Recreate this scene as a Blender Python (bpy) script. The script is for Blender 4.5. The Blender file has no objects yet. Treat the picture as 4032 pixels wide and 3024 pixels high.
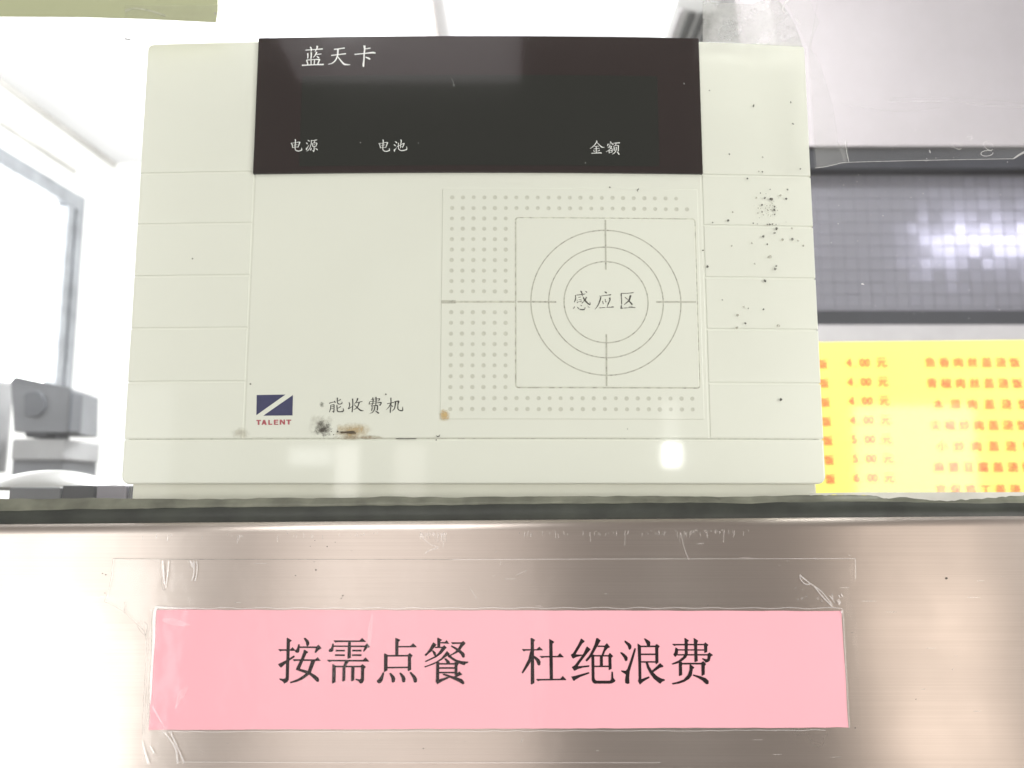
import bpy, bmesh, math, random
from mathutils import Vector, geometry, noise

R = math.radians
S = bpy.context.scene
COL = S.collection
random.seed(7)

# ---------------------------------------------------------------- camera, world, lamps, exposure
EYE = Vector((0, -0.345, 0))
PITCH = R(7.7)
FPX = 3347.0                                   # focal length in photo pixels (4032 wide)
cam = bpy.data.cameras.new('camera')
cam.sensor_width = 36.0
cam.lens = 36.0 * FPX / 4032
cam.clip_start, cam.clip_end = 0.01, 60
cam.dof.use_dof = True
cam.dof.focus_distance = 0.352
cam.dof.aperture_fstop = 12.5
cam_o = bpy.data.objects.new('camera', cam)
cam_o.location = EYE
cam_o.rotation_euler = (R(90) + PITCH, 0, 0)
COL.objects.link(cam_o)
S.camera = cam_o

W = bpy.data.worlds.new('World')
S.world = W
W.use_nodes = True
W.node_tree.nodes['Background'].inputs[0].default_value = (1.0, 0.93, 0.88, 1)
W.node_tree.nodes['Background'].inputs[1].default_value = 0.215

S.view_settings.view_transform = 'Standard'
S.view_settings.look = 'None'
S.view_settings.gamma = 1
S.view_settings.exposure = 0.6
S.cycles.transparent_max_bounces = 24
S.cycles.max_bounces = 10


def area(name, loc, rot, sx, sy, radiance, col=(1, 1, 1)):
    l = bpy.data.lights.new(name, 'AREA')
    l.shape = 'RECTANGLE'
    l.size, l.size_y = sx, sy
    l.energy = radiance * math.pi * sx * sy
    l.color = col
    o = bpy.data.objects.new(name, l)
    o.location = loc
    o.rotation_euler = rot
    COL.objects.link(o)
    return o


def point_fill(name, loc, watt, rad, col=(1, 1, 1)):
    l = bpy.data.lights.new(name, 'POINT')
    l.energy, l.shadow_soft_size, l.color = watt, rad, col
    o = bpy.data.objects.new(name, l)
    o.location = loc
    COL.objects.link(o)


FWD = (R(90), 0, 0)
# dining hall side: side light, added overhead fill, windows and lamps far behind the viewer
look = lambda loc, to=(0, 0, 0.05): (Vector(to) - Vector(loc)).to_track_quat('-Z', 'Y').to_euler()
area('hall_side_light', (2.0, -1.45, 0.25), look((2.0, -1.45, 0.25)), 1.2, 0.9, 9.3, (1, 0.985, 0.97))
area('hall_overhead_fill', (-0.45, -1.5, 1.95), look((-0.45, -1.5, 1.95)), 0.8, 1.2, 4.1, (1, 0.985, 0.97))  # added fill from above, lightens the centre-left of the steel
area('hall_ceiling_panel', (-0.37, -2.30, 1.50), (0, 0, 0), 0.80, 0.52, 0.48, (1, 0.93, 0.97))
area('hall_window', (2.06, -4.0, -0.25), FWD, 0.62, 1.45, 3.1, (1, 0.88, 0.78))
area('hall_window', (-2.50, -4.0, -0.72), FWD, 1.52, 1.35, 5.0, (1, 0.99, 0.97))
area('hall_window', (-2.50, -4.0, 0.24), FWD, 1.52, 0.68, 0.45, (0.97, 0.98, 1))
area('hall_lamp', (0.815, -4.0, 0.224), FWD, 0.092, 0.115, 12, (1, 1, 0.98))
area('hall_lamp', (0.815, -4.0, 0.40), FWD, 0.085, 0.20, 0.9, (1, 1, 0.98))  # dim emitter added for the streak above the lamp
area('hall_lamp', (-1.03, -4.0, 0.215), FWD, 0.22, 0.09, 1.7, (1, 1, 1))
area('hall_doorway', (-0.84, -4.0, -0.30), FWD, 0.12, 1.15, 2.0, (1, 0.96, 0.93))
area('hall_doorway', (-0.52, -4.0, -0.30), FWD, 0.16, 1.15, 0.9, (1, 0.93, 0.9))
area('hall_wall_glow', (-0.62, -4.4, -0.85), FWD, 1.55, 1.6, 1.25, (1, 0.9, 0.84))  # added area light, stands in for a bright wall reflected in the steel
# kitchen side: added point fills and a tube light over the serving hatch
point_fill('kitchen_fill', (-0.5, 1.5, 1.25), 70, 0.10)  # both added out of view to whiten the kitchen walls and ceiling
point_fill('kitchen_fill', (0.35, 0.85, 1.18), 26, 0.10)
area('kitchen_tube_light', (2.0, 0.28, 0.955), FWD, 0.95, 0.06, 22, (0.84, 0.82, 1))
area('hatch_light', (0.22, 0.17, 0.56), look((0.22, 0.17, 0.56), (0.45, 0.45, 0.05)), 0.45, 0.10, 14, (1, 1, 0.97))


# ---------------------------------------------------------------- helpers
def ray(u, v):
    a, b = (u - 2016) / FPX, (1512 - v) / FPX
    return Vector((a, math.cos(PITCH) - b * math.sin(PITCH), math.sin(PITCH) + b * math.cos(PITCH)))


def at(u, v, Y):
    d = ray(u, v)
    return EYE + d * ((Y - EYE.y) / d.y)


def atz(u, v, Z):
    d = ray(u, v)
    return EYE + d * (Z / d.z)


def xz(u, v, Y):
    p = at(u, v, Y)
    return (p.x, p.z)


DX, DY, DC = -0.016, 0.0120, 0.20              # terminal: centre line, nearest depth of its bowed front, curvature


def front(x):
    return DY + DC * (x - DX) ** 2


def dev(u, v):
    y = DY
    for _ in range(6):
        p = at(u, v, y)
        y = front(p.x)
    return (p.x, p.z)


ORG = {}


def link(o, parent=None):
    COL.objects.link(o)
    if parent is not None:
        o.parent = parent
    return o


def org(p):
    return ORG.get(p.name, Vector((0, 0, 0))) if p else Vector((0, 0, 0))


def tag(o, label=None, cat=None, group=None, kind=None):
    for k, v in (('label', label), ('category', cat), ('group', group), ('kind', kind)):
        if v:
            o[k] = v
    return o


def thing(name, loc, label, cat, group=None):
    o = bpy.data.objects.new(name, None)
    o.empty_display_size = 0.02
    o.location = loc
    link(o)
    ORG[o.name] = Vector(loc)
    return tag(o, label, cat, group)


def obj(name, bm, m, parent=None, smooth=False):
    """bm holds world coordinates; stored relative to the parent's base point"""
    me = bpy.data.meshes.new(name)
    bmesh.ops.recalc_face_normals(bm, faces=bm.faces)
    g = org(parent)
    if g.length:
        bmesh.ops.translate(bm, vec=-g, verts=bm.verts)
    if smooth:
        for f in bm.faces:
            f.smooth = True
    bm.to_mesh(me)
    bm.free()
    me.materials.append(m)
    o = bpy.data.objects.new(name, me)
    link(o, parent)
    ORG[o.name] = g.copy()
    return o


def box(bm, x0, x1, y0, y1, z0, z1, bev=0.0):
    b = bm if not bev else bmesh.new()
    r = bmesh.ops.create_cube(b, size=1)
    for v in r['verts']:
        v.co = Vector((x0 + (v.co.x + .5) * (x1 - x0), y0 + (v.co.y + .5) * (y1 - y0), z0 + (v.co.z + .5) * (z1 - z0)))
    if bev:
        bmesh.ops.bevel(b, geom=b.edges[:] + b.verts[:], offset=bev, segments=2, affect='EDGES', profile=0.5)
        me = bpy.data.meshes.new('tmp')
        b.to_mesh(me)
        b.free()
        bm.from_mesh(me)
        bpy.data.meshes.remove(me)
    return bm


def boxo(name, dims, m, parent=None, bev=0.0):
    return obj(name, box(bmesh.new(), *dims, bev), m, parent)


def rrect(x0, x1, z0, z1, r=0.0, n=5):
    """counter-clockwise outline (x right, z up); r = one radius or (bl, br, tr, tl)"""
    rs = (r,) * 4 if not isinstance(r, (tuple, list)) else r
    out = []
    for (cx, cz, sx, sz, a0, rr) in ((x0, z0, 1, 1, 180, rs[0]), (x1, z0, -1, 1, 270, rs[1]),
                                     (x1, z1, -1, -1, 0, rs[2]), (x0, z1, 1, -1, 90, rs[3])):
        if rr <= 0:
            out.append((cx, cz))
            continue
        for i in range(n + 1):
            a = R(a0 + 90 * i / n)
            out.append((cx + sx * rr + rr * math.cos(a), cz + sz * rr + rr * math.sin(a)))
    return out


def inset(poly, d):
    out = []
    n = len(poly)
    for i in range(n):
        p, q, r = Vector(poly[i - 1]), Vector(poly[i]), Vector(poly[(i + 1) % n])
        a, b = (q - p).normalized(), (r - q).normalized()
        na, nb = Vector((-a.y, a.x)), Vector((-b.y, b.x))
        m = (na + nb)
        m = m / max(m.dot(na), 0.3)
        out.append(tuple(q + m * d))
    return out


def plate(name, poly, m, parent, lift=0.0, depth=0.004, bev=0.0004, yf=front, step=0.006, seg=2):
    """a slab with a bevelled front edge that follows the surface yf(x); lift = how far it stands proud"""
    bm = bmesh.new()
    rings = []
    for k in range(seg + 1):
        a = R(90) * k / seg
        off, dep = bev * (1 - math.sin(a)), bev * (1 - math.cos(a))
        rings.append((inset(poly, off) if off > 1e-7 else poly, dep))
    rings.append((poly, depth))
    vs = [[bm.verts.new((x, d - lift, z)) for (x, z) in pl] for pl, d in rings]
    n = len(poly)
    bm.faces.new(vs[0])
    bm.faces.new(vs[-1][::-1])
    for a, b in zip(vs, vs[1:]):
        for i in range(n):
            bm.faces.new((a[i], a[(i + 1) % n], b[(i + 1) % n], b[i]))
    if step:
        xs = [v.co.x for v in bm.verts]
        x = min(xs) + step
        while x < max(xs) - step * 0.3:
            bmesh.ops.bisect_plane(bm, geom=bm.verts[:] + bm.edges[:] + bm.faces[:], dist=1e-7,
                                   plane_co=(x, 0, 0), plane_no=(1, 0, 0))
            x += step
    for v in bm.verts:
        v.co.y += yf(v.co.x)
    return obj(name, bm, m, parent)


def flat_polys(name, polys, m, parent, yf, lift, dz=1.2e-5):
    """flat ink or film: each outline triangulated, each one a hair proud of the one before"""
    bm = bmesh.new()
    for k, poly in enumerate(polys):
        pts = [Vector((x, z, 0)) for x, z in poly]
        vs = [bm.verts.new((x, yf(x) - lift - k * dz, z)) for x, z in poly]
        for t in geometry.tessellate_polygon([pts]):
            try:
                bm.faces.new([vs[i] for i in t])
            except ValueError:
                pass
    return obj(name, bm, m, parent)


def catmull(pts, n=5):
    if len(pts) < 3:
        return pts
    P = [tuple(2 * a - b for a, b in zip(pts[0], pts[1]))] + list(pts) + [tuple(2 * a - b for a, b in zip(pts[-1], pts[-2]))]
    out = []
    for i in range(1, len(P) - 2):
        for k in range(n):
            t = k / n
            out.append(tuple(0.5 * (2 * p1 + (p2 - p0) * t + (2 * p0 - 5 * p1 + 4 * p2 - p3) * t * t + (3 * p1 - p0 - 3 * p2 + p3) * t ** 3)
                             for p0, p1, p2, p3 in zip(P[i - 1], P[i], P[i + 1], P[i + 2])))
    out.append(tuple(pts[-1]))
    return out


def ribbon(pts, smooth=True):
    """(x, y, width) brush stroke -> outline polygon"""
    p = catmull(pts) if smooth else pts
    L, Rr = [], []
    for i, (x, y, w) in enumerate(p):
        a, b = p[max(i - 1, 0)], p[min(i + 1, len(p) - 1)]
        t = Vector((b[0] - a[0], b[1] - a[1]))
        t = t.normalized() if t.length else Vector((1, 0))
        nrm = Vector((-t.y, t.x)) * max(w, 2) * 0.5
        L.append((x + nrm.x, y + nrm.y))
        Rr.append((x - nrm.x, y - nrm.y))
        if i == len(p) - 1:
            L.append((x + t.x * w * .35, y + t.y * w * .35))
    return L + Rr[::-1]


# ---------------------------------------------------------------- materials
def mat(name, col, rough=0.5, metal=0.0, spec=0.5, var=0.0, vscale=20.0, bump=0.0, bscale=300.0, emit=0.0, trans=0.0):
    m = bpy.data.materials.new(name)
    m.use_nodes = True
    nt = m.node_tree
    b = nt.nodes['Principled BSDF']
    b.inputs['Base Color'].default_value = (*col, 1)
    b.inputs['Roughness'].default_value = rough
    b.inputs['Metallic'].default_value = metal
    b.inputs['Specular IOR Level'].default_value = spec
    if emit:
        b.inputs['Emission Color'].default_value = (*col, 1)
        b.inputs['Emission Strength'].default_value = emit
    if trans:
        b.inputs['Transmission Weight'].default_value = trans
    tc = nt.nodes.new('ShaderNodeTexCoord')
    if var:
        n = nt.nodes.new('ShaderNodeTexNoise')
        n.inputs['Scale'].default_value = vscale
        n.inputs['Detail'].default_value = 6
        nt.links.new(tc.outputs['Object'], n.inputs['Vector'])
        r = nt.nodes.new('ShaderNodeValToRGB')
        r.color_ramp.elements[0].position, r.color_ramp.elements[1].position = 0.3, 0.7
        r.color_ramp.elements[0].color = (*[c * (1 - var) for c in col], 1)
        r.color_ramp.elements[1].color = (*[min(1, c * (1 + var * .6)) for c in col], 1)
        nt.links.new(n.outputs['Fac'], r.inputs['Fac'])
        nt.links.new(r.outputs['Color'], b.inputs['Base Color'])
    if bump:
        n = nt.nodes.new('ShaderNodeTexNoise')
        n.inputs['Scale'].default_value = bscale
        n.inputs['Detail'].default_value = 4
        nt.links.new(tc.outputs['Object'], n.inputs['Vector'])
        bp = nt.nodes.new('ShaderNodeBump')
        bp.inputs['Strength'].default_value = bump
        bp.inputs['Distance'].default_value = 0.0005
        nt.links.new(n.outputs['Fac'], bp.inputs['Height'])
        nt.links.new(bp.outputs['Normal'], b.inputs['Normal'])
    return m


def film_mat(name, haze=0.08, hazecol=(0.8, 0.8, 0.78), gloss=0.04, rough=0.05, hscale=30.0, hvar=0.6, bump=0.0, bscale=25.0, tint=(1, 1, 1)):
    """clear film: mostly see-through, a little milky in patches, shiny"""
    m = bpy.data.materials.new(name)
    m.use_nodes = True
    nt = m.node_tree
    nt.nodes.clear()
    N, Lk = nt.nodes.new, nt.links.new
    out = N('ShaderNodeOutputMaterial')
    tr, df, gl = N('ShaderNodeBsdfTransparent'), N('ShaderNodeBsdfDiffuse'), N('ShaderNodeBsdfGlossy')
    tr.inputs[0].default_value = (*tint, 1)
    df.inputs[0].default_value = (*hazecol, 1)
    gl.inputs['Roughness'].default_value = rough
    tc, n, mp = N('ShaderNodeTexCoord'), N('ShaderNodeTexNoise'), N('ShaderNodeMapRange')
    n.inputs['Scale'].default_value = hscale
    n.inputs['Detail'].default_value = 8
    n.inputs['Roughness'].default_value = 0.65
    Lk(tc.outputs['Object'], n.inputs['Vector'])
    mp.inputs['From Min'].default_value, mp.inputs['From Max'].default_value = 0.3, 0.7
    mp.inputs['To Min'].default_value, mp.inputs['To Max'].default_value = haze * (1 - hvar), haze * (1 + hvar)
    Lk(n.outputs['Fac'], mp.inputs['Value'])
    m1, m2 = N('ShaderNodeMixShader'), N('ShaderNodeMixShader')
    Lk(mp.outputs[0], m1.inputs[0])
    Lk(tr.outputs[0], m1.inputs[1])
    Lk(df.outputs[0], m1.inputs[2])
    m2.inputs[0].default_value = gloss
    Lk(m1.outputs[0], m2.inputs[1])
    Lk(gl.outputs[0], m2.inputs[2])
    if bump:
        n2, bp = N('ShaderNodeTexNoise'), N('ShaderNodeBump')
        n2.inputs['Scale'].default_value = bscale
        n2.inputs['Detail'].default_value = 3
        Lk(tc.outputs['Object'], n2.inputs['Vector'])
        bp.inputs['Strength'].default_value = bump
        bp.inputs['Distance'].default_value = 0.002
        Lk(n2.outputs['Fac'], bp.inputs['Height'])
        Lk(bp.outputs[0], gl.inputs['Normal'])
    Lk(m2.outputs[0], out.inputs[0])
    return m


def worn_mat(name, col, keep=0.55, scale=900.0, soft=0.12, rough=0.6):
    """print, grime or painted groove shade that is worn away in spots"""
    m = bpy.data.materials.new(name)
    m.use_nodes = True
    nt = m.node_tree
    b = nt.nodes['Principled BSDF']
    b.inputs['Base Color'].default_value = (*col, 1)
    b.inputs['Roughness'].default_value = rough
    tc, n, mp = nt.nodes.new('ShaderNodeTexCoord'), nt.nodes.new('ShaderNodeTexNoise'), nt.nodes.new('ShaderNodeMapRange')
    n.inputs['Scale'].default_value = scale
    n.inputs['Detail'].default_value = 5
    nt.links.new(tc.outputs['Object'], n.inputs['Vector'])
    mp.inputs['From Min'].default_value = 1 - keep - soft
    mp.inputs['From Max'].default_value = 1 - keep + soft
    nt.links.new(n.outputs['Fac'], mp.inputs['Value'])
    nt.links.new(mp.outputs[0], b.inputs['Alpha'])
    return m


def stain_mat(name, col, strength=0.8, scale=250.0, centre=(0, 0, 0), rad=0.01, thresh=0.45, aspect=1.0):
    """a blotch: noise cut off towards the blotch's own outline"""
    m = bpy.data.materials.new(name)
    m.use_nodes = True
    nt = m.node_tree
    N, Lk = nt.nodes.new, nt.links.new
    b = nt.nodes['Principled BSDF']
    b.inputs['Base Color'].default_value = (*col, 1)
    b.inputs['Roughness'].default_value = 0.7
    tc, mpn = N('ShaderNodeTexCoord'), N('ShaderNodeMapping')
    mpn.inputs['Location'].default_value = (-centre[0] / rad, 0, -centre[2] / (rad * aspect))
    mpn.inputs['Scale'].default_value = (1 / rad, 0, 1 / (rad * aspect))
    Lk(tc.outputs['Object'], mpn.inputs['Vector'])
    ln = N('ShaderNodeVectorMath')
    ln.operation = 'LENGTH'
    Lk(mpn.outputs[0], ln.inputs[0])
    n = N('ShaderNodeTexNoise')
    n.inputs['Scale'].default_value = scale
    n.inputs['Detail'].default_value = 8
    n.inputs['Roughness'].default_value = 0.7
    Lk(tc.outputs['Object'], n.inputs['Vector'])
    inv = N('ShaderNodeMapRange')                   # 1 in the middle, 0 at the outline
    inv.inputs['To Min'].default_value, inv.inputs['To Max'].default_value = 1, 0
    Lk(ln.outputs['Value'], inv.inputs['Value'])
    ma = N('ShaderNodeMath')
    ma.operation = 'MULTIPLY_ADD'
    ma.inputs[1].default_value = 2.4
    Lk(n.outputs['Fac'], ma.inputs[0])
    Lk(inv.outputs[0], ma.inputs[2])
    mr = N('ShaderNodeMapRange')
    mr.inputs['From Min'].default_value = 1.2 + thresh
    mr.inputs['From Max'].default_value = 1.2 + thresh + 0.8
    Lk(ma.outputs[0], mr.inputs['Value'])
    fd = N('ShaderNodeMapRange')
    fd.inputs['From Max'].default_value = 0.35
    fd.inputs['To Max'].default_value = strength
    Lk(inv.outputs[0], fd.inputs['Value'])
    mm = N('ShaderNodeMath')
    mm.operation = 'MULTIPLY'
    Lk(mr.outputs[0], mm.inputs[0])
    Lk(fd.outputs[0], mm.inputs[1])
    mr = mm
    Lk(mr.outputs[0], b.inputs['Alpha'])
    return m


def steel_mat():
    m = bpy.data.materials.new('brushed_steel')
    m.use_nodes = True
    nt = m.node_tree
    N, Lk = nt.nodes.new, nt.links.new
    b = nt.nodes['Principled BSDF']
    b.inputs['Metallic'].default_value = 1
    b.inputs['Anisotropic'].default_value = 0.95
    tg = N('ShaderNodeTangent')
    tg.direction_type = 'UV_MAP'
    tg.uv_map = 'brush'
    Lk(tg.outputs[0], b.inputs['Tangent'])
    b.inputs['Anisotropic Rotation'].default_value = 0.25
    tc, mp = N('ShaderNodeTexCoord'), N('ShaderNodeMapping')
    mp.inputs['Scale'].default_value = (9, 40, 2300)
    Lk(tc.outputs['Object'], mp.inputs['Vector'])
    n = N('ShaderNodeTexNoise')
    n.inputs['Scale'].default_value = 1
    n.inputs['Detail'].default_value = 6
    Lk(mp.outputs[0], n.inputs['Vector'])
    n2 = N('ShaderNodeTexNoise')                    # smears
    n2.inputs['Scale'].default_value = 14
    n2.inputs['Detail'].default_value = 5
    Lk(tc.outputs['Object'], n2.inputs['Vector'])
    r = N('ShaderNodeMapRange')
    r.inputs['From Min'].default_value, r.inputs['From Max'].default_value = 0.3, 0.7
    r.inputs['To Min'].default_value, r.inputs['To Max'].default_value = 0.27, 0.36
    Lk(n2.outputs['Fac'], r.inputs['Value'])
    Lk(r.outputs[0], b.inputs['Roughness'])
    c = N('ShaderNodeValToRGB')
    c.color_ramp.elements[0].position, c.color_ramp.elements[1].position = 0.3, 0.72
    c.color_ramp.elements[0].color = (0.555, 0.492, 0.443, 1)
    c.color_ramp.elements[1].color = (0.615, 0.55, 0.50, 1)
    Lk(n.outputs['Fac'], c.inputs['Fac'])
    Lk(c.outputs[0], b.inputs['Base Color'])
    bp = N('ShaderNodeBump')
    bp.inputs['Strength'].default_value = 0.10
    bp.inputs['Distance'].default_value = 0.0001
    Lk(n.outputs['Fac'], bp.inputs['Height'])
    Lk(bp.outputs[0], b.inputs['Normal'])
    return m


def glass_mat():
    m = bpy.data.materials.new('window_glass')
    m.use_nodes = True
    nt = m.node_tree
    nt.nodes.clear()
    N, Lk = nt.nodes.new, nt.links.new
    out, tr, gl, mx = N('ShaderNodeOutputMaterial'), N('ShaderNodeBsdfTransparent'), N('ShaderNodeBsdfGlossy'), N('ShaderNodeMixShader')
    tr.inputs[0].default_value = (0.985, 0.995, 0.985, 1)
    gl.inputs['Roughness'].default_value = 0.05
    fr, ge, mr = N('ShaderNodeFresnel'), N('ShaderNodeNewGeometry'), N('ShaderNodeMapRange')
    mr.inputs['To Min'].default_value, mr.inputs['To Max'].default_value = 1.5, 1 / 1.5
    Lk(ge.outputs['Backfacing'], mr.inputs['Value'])
    Lk(mr.outputs[0], fr.inputs['IOR'])
    Lk(fr.outputs[0], mx.inputs[0])
    Lk(tr.outputs[0], mx.inputs[1])
    Lk(gl.outputs[0], mx.inputs[2])
    Lk(mx.outputs[0], out.inputs[0])
    return m


M = {
    'white_wall': mat('white_wall_paint', (0.86, 0.86, 0.85), 0.8, var=0.03, vscale=3),
    'ceil': mat('ceiling_paint', (0.86, 0.86, 0.88), 0.8, var=0.02, vscale=3),
    'batten': mat('ceiling_batten', (0.62, 0.58, 0.56), 0.7, var=0.04),
    'alu': mat('window_aluminium', (0.30, 0.315, 0.34), 0.45, 0.2, var=0.25, vscale=12),
    'trim': mat('wall_trim', (0.50, 0.49, 0.47), 0.7, var=0.2, vscale=9),
    'day': mat('daylit_pane', (1, 1, 1), 0.5, emit=3.0),
    'vent': mat('vent_metal', (0.62, 0.62, 0.62), 0.6, var=0.05),
    'vent_dark': mat('vent_dark', (0.055, 0.055, 0.055), 0.7, var=0.05),
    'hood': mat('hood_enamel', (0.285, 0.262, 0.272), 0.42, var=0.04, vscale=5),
    'dark': mat('dark_rail', (0.016, 0.017, 0.022), 0.5, var=0.2, vscale=15),
    'grout': mat('tile_grout', (0.195, 0.19, 0.212), 0.8, var=0.1),
    'tile': mat('mosaic_tile', (0.218, 0.214, 0.243), 0.17, 0.30, spec=0.6, var=0.08, vscale=14),
    'shelf': mat('shelf_metal', (0.40, 0.385, 0.395), 0.5, var=0.08),
    'yellow': mat('menu_yellow', (0.95, 0.87, 0.17), 0.5, var=0.03, vscale=8),
    'red': mat('menu_red', (0.85, 0.23, 0.09), 0.6, var=0.1),
    'mach': mat('machine_grey', (0.13, 0.135, 0.148), 0.5, var=0.12, vscale=14),
    'mach_l': mat('machine_light_grey', (0.29, 0.29, 0.297), 0.5, var=0.15, vscale=14),
    'mach_d': mat('machine_dark', (0.08, 0.085, 0.097), 0.5, var=0.15, vscale=14),
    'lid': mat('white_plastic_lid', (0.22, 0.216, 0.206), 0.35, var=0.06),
    'tray': mat('tray_metal', (0.035, 0.035, 0.04), 0.4, 0.0, var=0.2, vscale=30),
    'tray_l': mat('tray_reflection', (0.22, 0.21, 0.245), 0.4, var=0.1, vscale=30),
    'ivory': mat('ivory_plastic', (0.742, 0.742, 0.672), 0.33, spec=0.35, var=0.03, vscale=11, bump=0.03, bscale=900),
    'ivory_b': mat('ivory_plastic_back', (0.70, 0.69, 0.60), 0.45, var=0.03, vscale=30),
    'acrylic': mat('dark_acrylic', (0.0200, 0.0118, 0.0115), 0.12, spec=0.4, var=0.1, vscale=12),
    'screen': mat('screen_dark', (0.0135, 0.0148, 0.0122), 0.12, spec=0.35, var=0.06, vscale=12),
    'inkw': mat('white_print', (0.80, 0.80, 0.79), 0.6, var=0.06, vscale=600),
    'inkk': mat('black_print', (0.028, 0.026, 0.024), 0.6, var=0.2, vscale=500),
    'inkworn': worn_mat('worn_black_print', (0.055, 0.052, 0.042), 0.58, 900, 0.10),
    'line': worn_mat('grime_relief_shade', (0.47, 0.46, 0.395), 0.66, 700, 0.16),  # grime, and the shade of the moulded target rings put into grey
    'faint': worn_mat('faint_line', (0.58, 0.57, 0.49), 0.62, 400, 0.2),
    'navy': mat('navy_print', (0.030, 0.031, 0.105), 0.55, var=0.12, vscale=300),
    'redp': mat('faded_red_print', (0.42, 0.085, 0.105), 0.6, var=0.15, vscale=600),
    'dimple': mat('dimple_grime_shade', (0.575, 0.57, 0.495), 0.6, var=0.15, vscale=120),  # grime and the shade of the recesses, both put into the grey
    'speck': worn_mat('grime_speck', (0.050, 0.045, 0.036), 0.66, 1800, 0.25),
    'speck_l': worn_mat('pale_grime', (0.30, 0.28, 0.22), 0.5, 1400, 0.25),
    'chip': mat('brown_chip', (0.085, 0.055, 0.025), 0.6, var=0.3, vscale=400),
    'steel': steel_mat(),
    'glass': glass_mat(),
    'silicone': mat('grey_olive_silicone', (0.150, 0.155, 0.118), 0.45, spec=0.4, var=0.38, vscale=90, bump=0.4, bscale=260),
    'silicone_l': mat('pale_silicone', (0.55, 0.55, 0.49), 0.45, spec=0.4, var=0.2, vscale=60, bump=0.3, bscale=300),
    'caulk': mat('dark_caulk', (0.030, 0.034, 0.026), 0.5, var=0.4, vscale=70, bump=0.35, bscale=200),
    'pink': mat('pink_paper', (0.88, 0.45, 0.505), 0.75, spec=0.2, var=0.02, vscale=25, bump=0.3, bscale=16),
    'inkp': mat('printed_black', (0.013, 0.007, 0.008), 0.7, spec=0.15, var=0.35, vscale=250),
    'tape': film_mat('clear_tape', 0.010, (0.85, 0.82, 0.78), 0.018, 0.09, 40, 0.7, 0.22, 45),
    'film': film_mat('plastic_film', 0.045, (0.86, 0.84, 0.84), 0.05, 0.12, 35, 0.6, 0.3, 30),
    'film_f': film_mat('folded_film', 0.09, (0.86, 0.84, 0.83), 0.07, 0.12, 60, 0.45, 0.4, 40),
    'film_s': film_mat('smudged_film', 0.42, (0.60, 0.59, 0.58), 0.05, 0.15, 90, 0.5, 0.3, 40),
    'bead': film_mat('film_crease', 0.42, (0.93, 0.90, 0.88), 0.10, 0.15, 300, 0.3),
    'beadk': film_mat('dark_edge', 0.40, (0.16, 0.15, 0.14), 0.03, 0.2, 300, 0.5),
    'scratch': film_mat('steel_scratch', 0.26, (0.95, 0.90, 0.86), 0.15, 0.2, 500, 0.7),
    'olive': mat('olive_paper', (0.45, 0.46, 0.285), 0.6, var=0.05, vscale=12),
    'olive_s': film_mat('tape_smear', 0.5, (0.72, 0.72, 0.58), 0.05, 0.2, 200, 0.5),
}

# ---------------------------------------------------------------- kitchen behind the glass (the setting)
ZC = 1.45
cor = atz(448, 641, ZC)                          # far left ceiling corner
WD = Vector((0.073, 1, 0)).normalized()          # direction of the left wall into the kitchen
WN = Vector((WD.y, -WD.x, 0))                    # from that wall into the room
tag(boxo('kitchen_ceiling', (-3.2, 3.0, 0.35, cor.y + .2, ZC, ZC + .1), M['ceil']), kind='structure')
tag(boxo('kitchen_wall_back', (-3.2, 3.0, cor.y, cor.y + .12, -0.5, ZC), M['white_wall']), kind='structure')


def wallbox(name, s0, s1, z0, z1, n0, n1, m, parent=None):
    """box on the left wall: s = metres from the far corner towards the viewer, n = out of the wall"""
    bm = bmesh.new()
    box(bm, 0, 1, 0, 1, 0, 1)
    for v in bm.verts:
        s, n, z = s0 + v.co.y * (s1 - s0), n0 + v.co.x * (n1 - n0), z0 + v.co.z * (z1 - z0)
        p = Vector((cor.x, cor.y, 0)) - WD * s + WN * n
        v.co = Vector((p.x, p.y, z))
    return obj(name, bm, m, parent)


tag(wallbox('kitchen_wall_left', -0.1, 3.2, -0.5, ZC, -0.12, 0, M['white_wall']), kind='structure')
c0 = thing('ceiling_trim', tuple(cor), 'thin grey trim along the edge where ceiling meets the left wall', 'trim')
wallbox('trim_strip', 0.0, 3.0, ZC - .022, ZC - .001, 0, 0.012, M['trim'], c0)
wallbox('trim_strip', 0.28, 3.0, 1.29, 1.31, 0, 0.012, M['trim'], c0)


def ceil_batten(u0, u1, label, m):
    a, b = atz(u0, 150, ZC), atz(u1, 150, ZC)
    bm = bmesh.new()
    x0, x1 = a.x, b.x
    box(bm, x0, x1, 0.6, cor.y - .01, ZC - .03, ZC - .001)
    return tag(obj('ceiling_batten', bm, m), label, 'batten')


ceil_batten(1688, 1728, 'beige batten running along the white ceiling above the dark display', M['batten'])
ceil_batten(1078, 1088, 'hair-thin pale joint strip across the white ceiling, left of the beige batten', M['ceil'])

# window in the left wall
wz0, wz1, ws0 = 0.40, 1.185, 0.27
win = thing('kitchen_window', tuple(Vector((cor.x, cor.y, wz0)) - WD * 1.2), 'bright daylit window with grey metal frame in the left kitchen wall', 'window')
wallbox('pane', ws0 + .10, 2.6, wz0, wz1 - .05, 0.004, 0.010, M['day'], win)
wallbox('frame', ws0, ws0 + .045, wz0, wz1 + .004, 0.0, 0.05, M['alu'], win)
wallbox('frame', ws0 + .045, ws0 + .075, wz0, wz1 - .06, 0.0, 0.03, M['mach_l'], win)
wallbox('frame', ws0 + .075, ws0 + .115, wz0, wz1 - .062, 0.0, 0.055, M['alu'], win)
wallbox('frame', ws0 + .045, 2.6, wz1 - .058, wz1, 0.0, 0.052, M['alu'], win)

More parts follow.
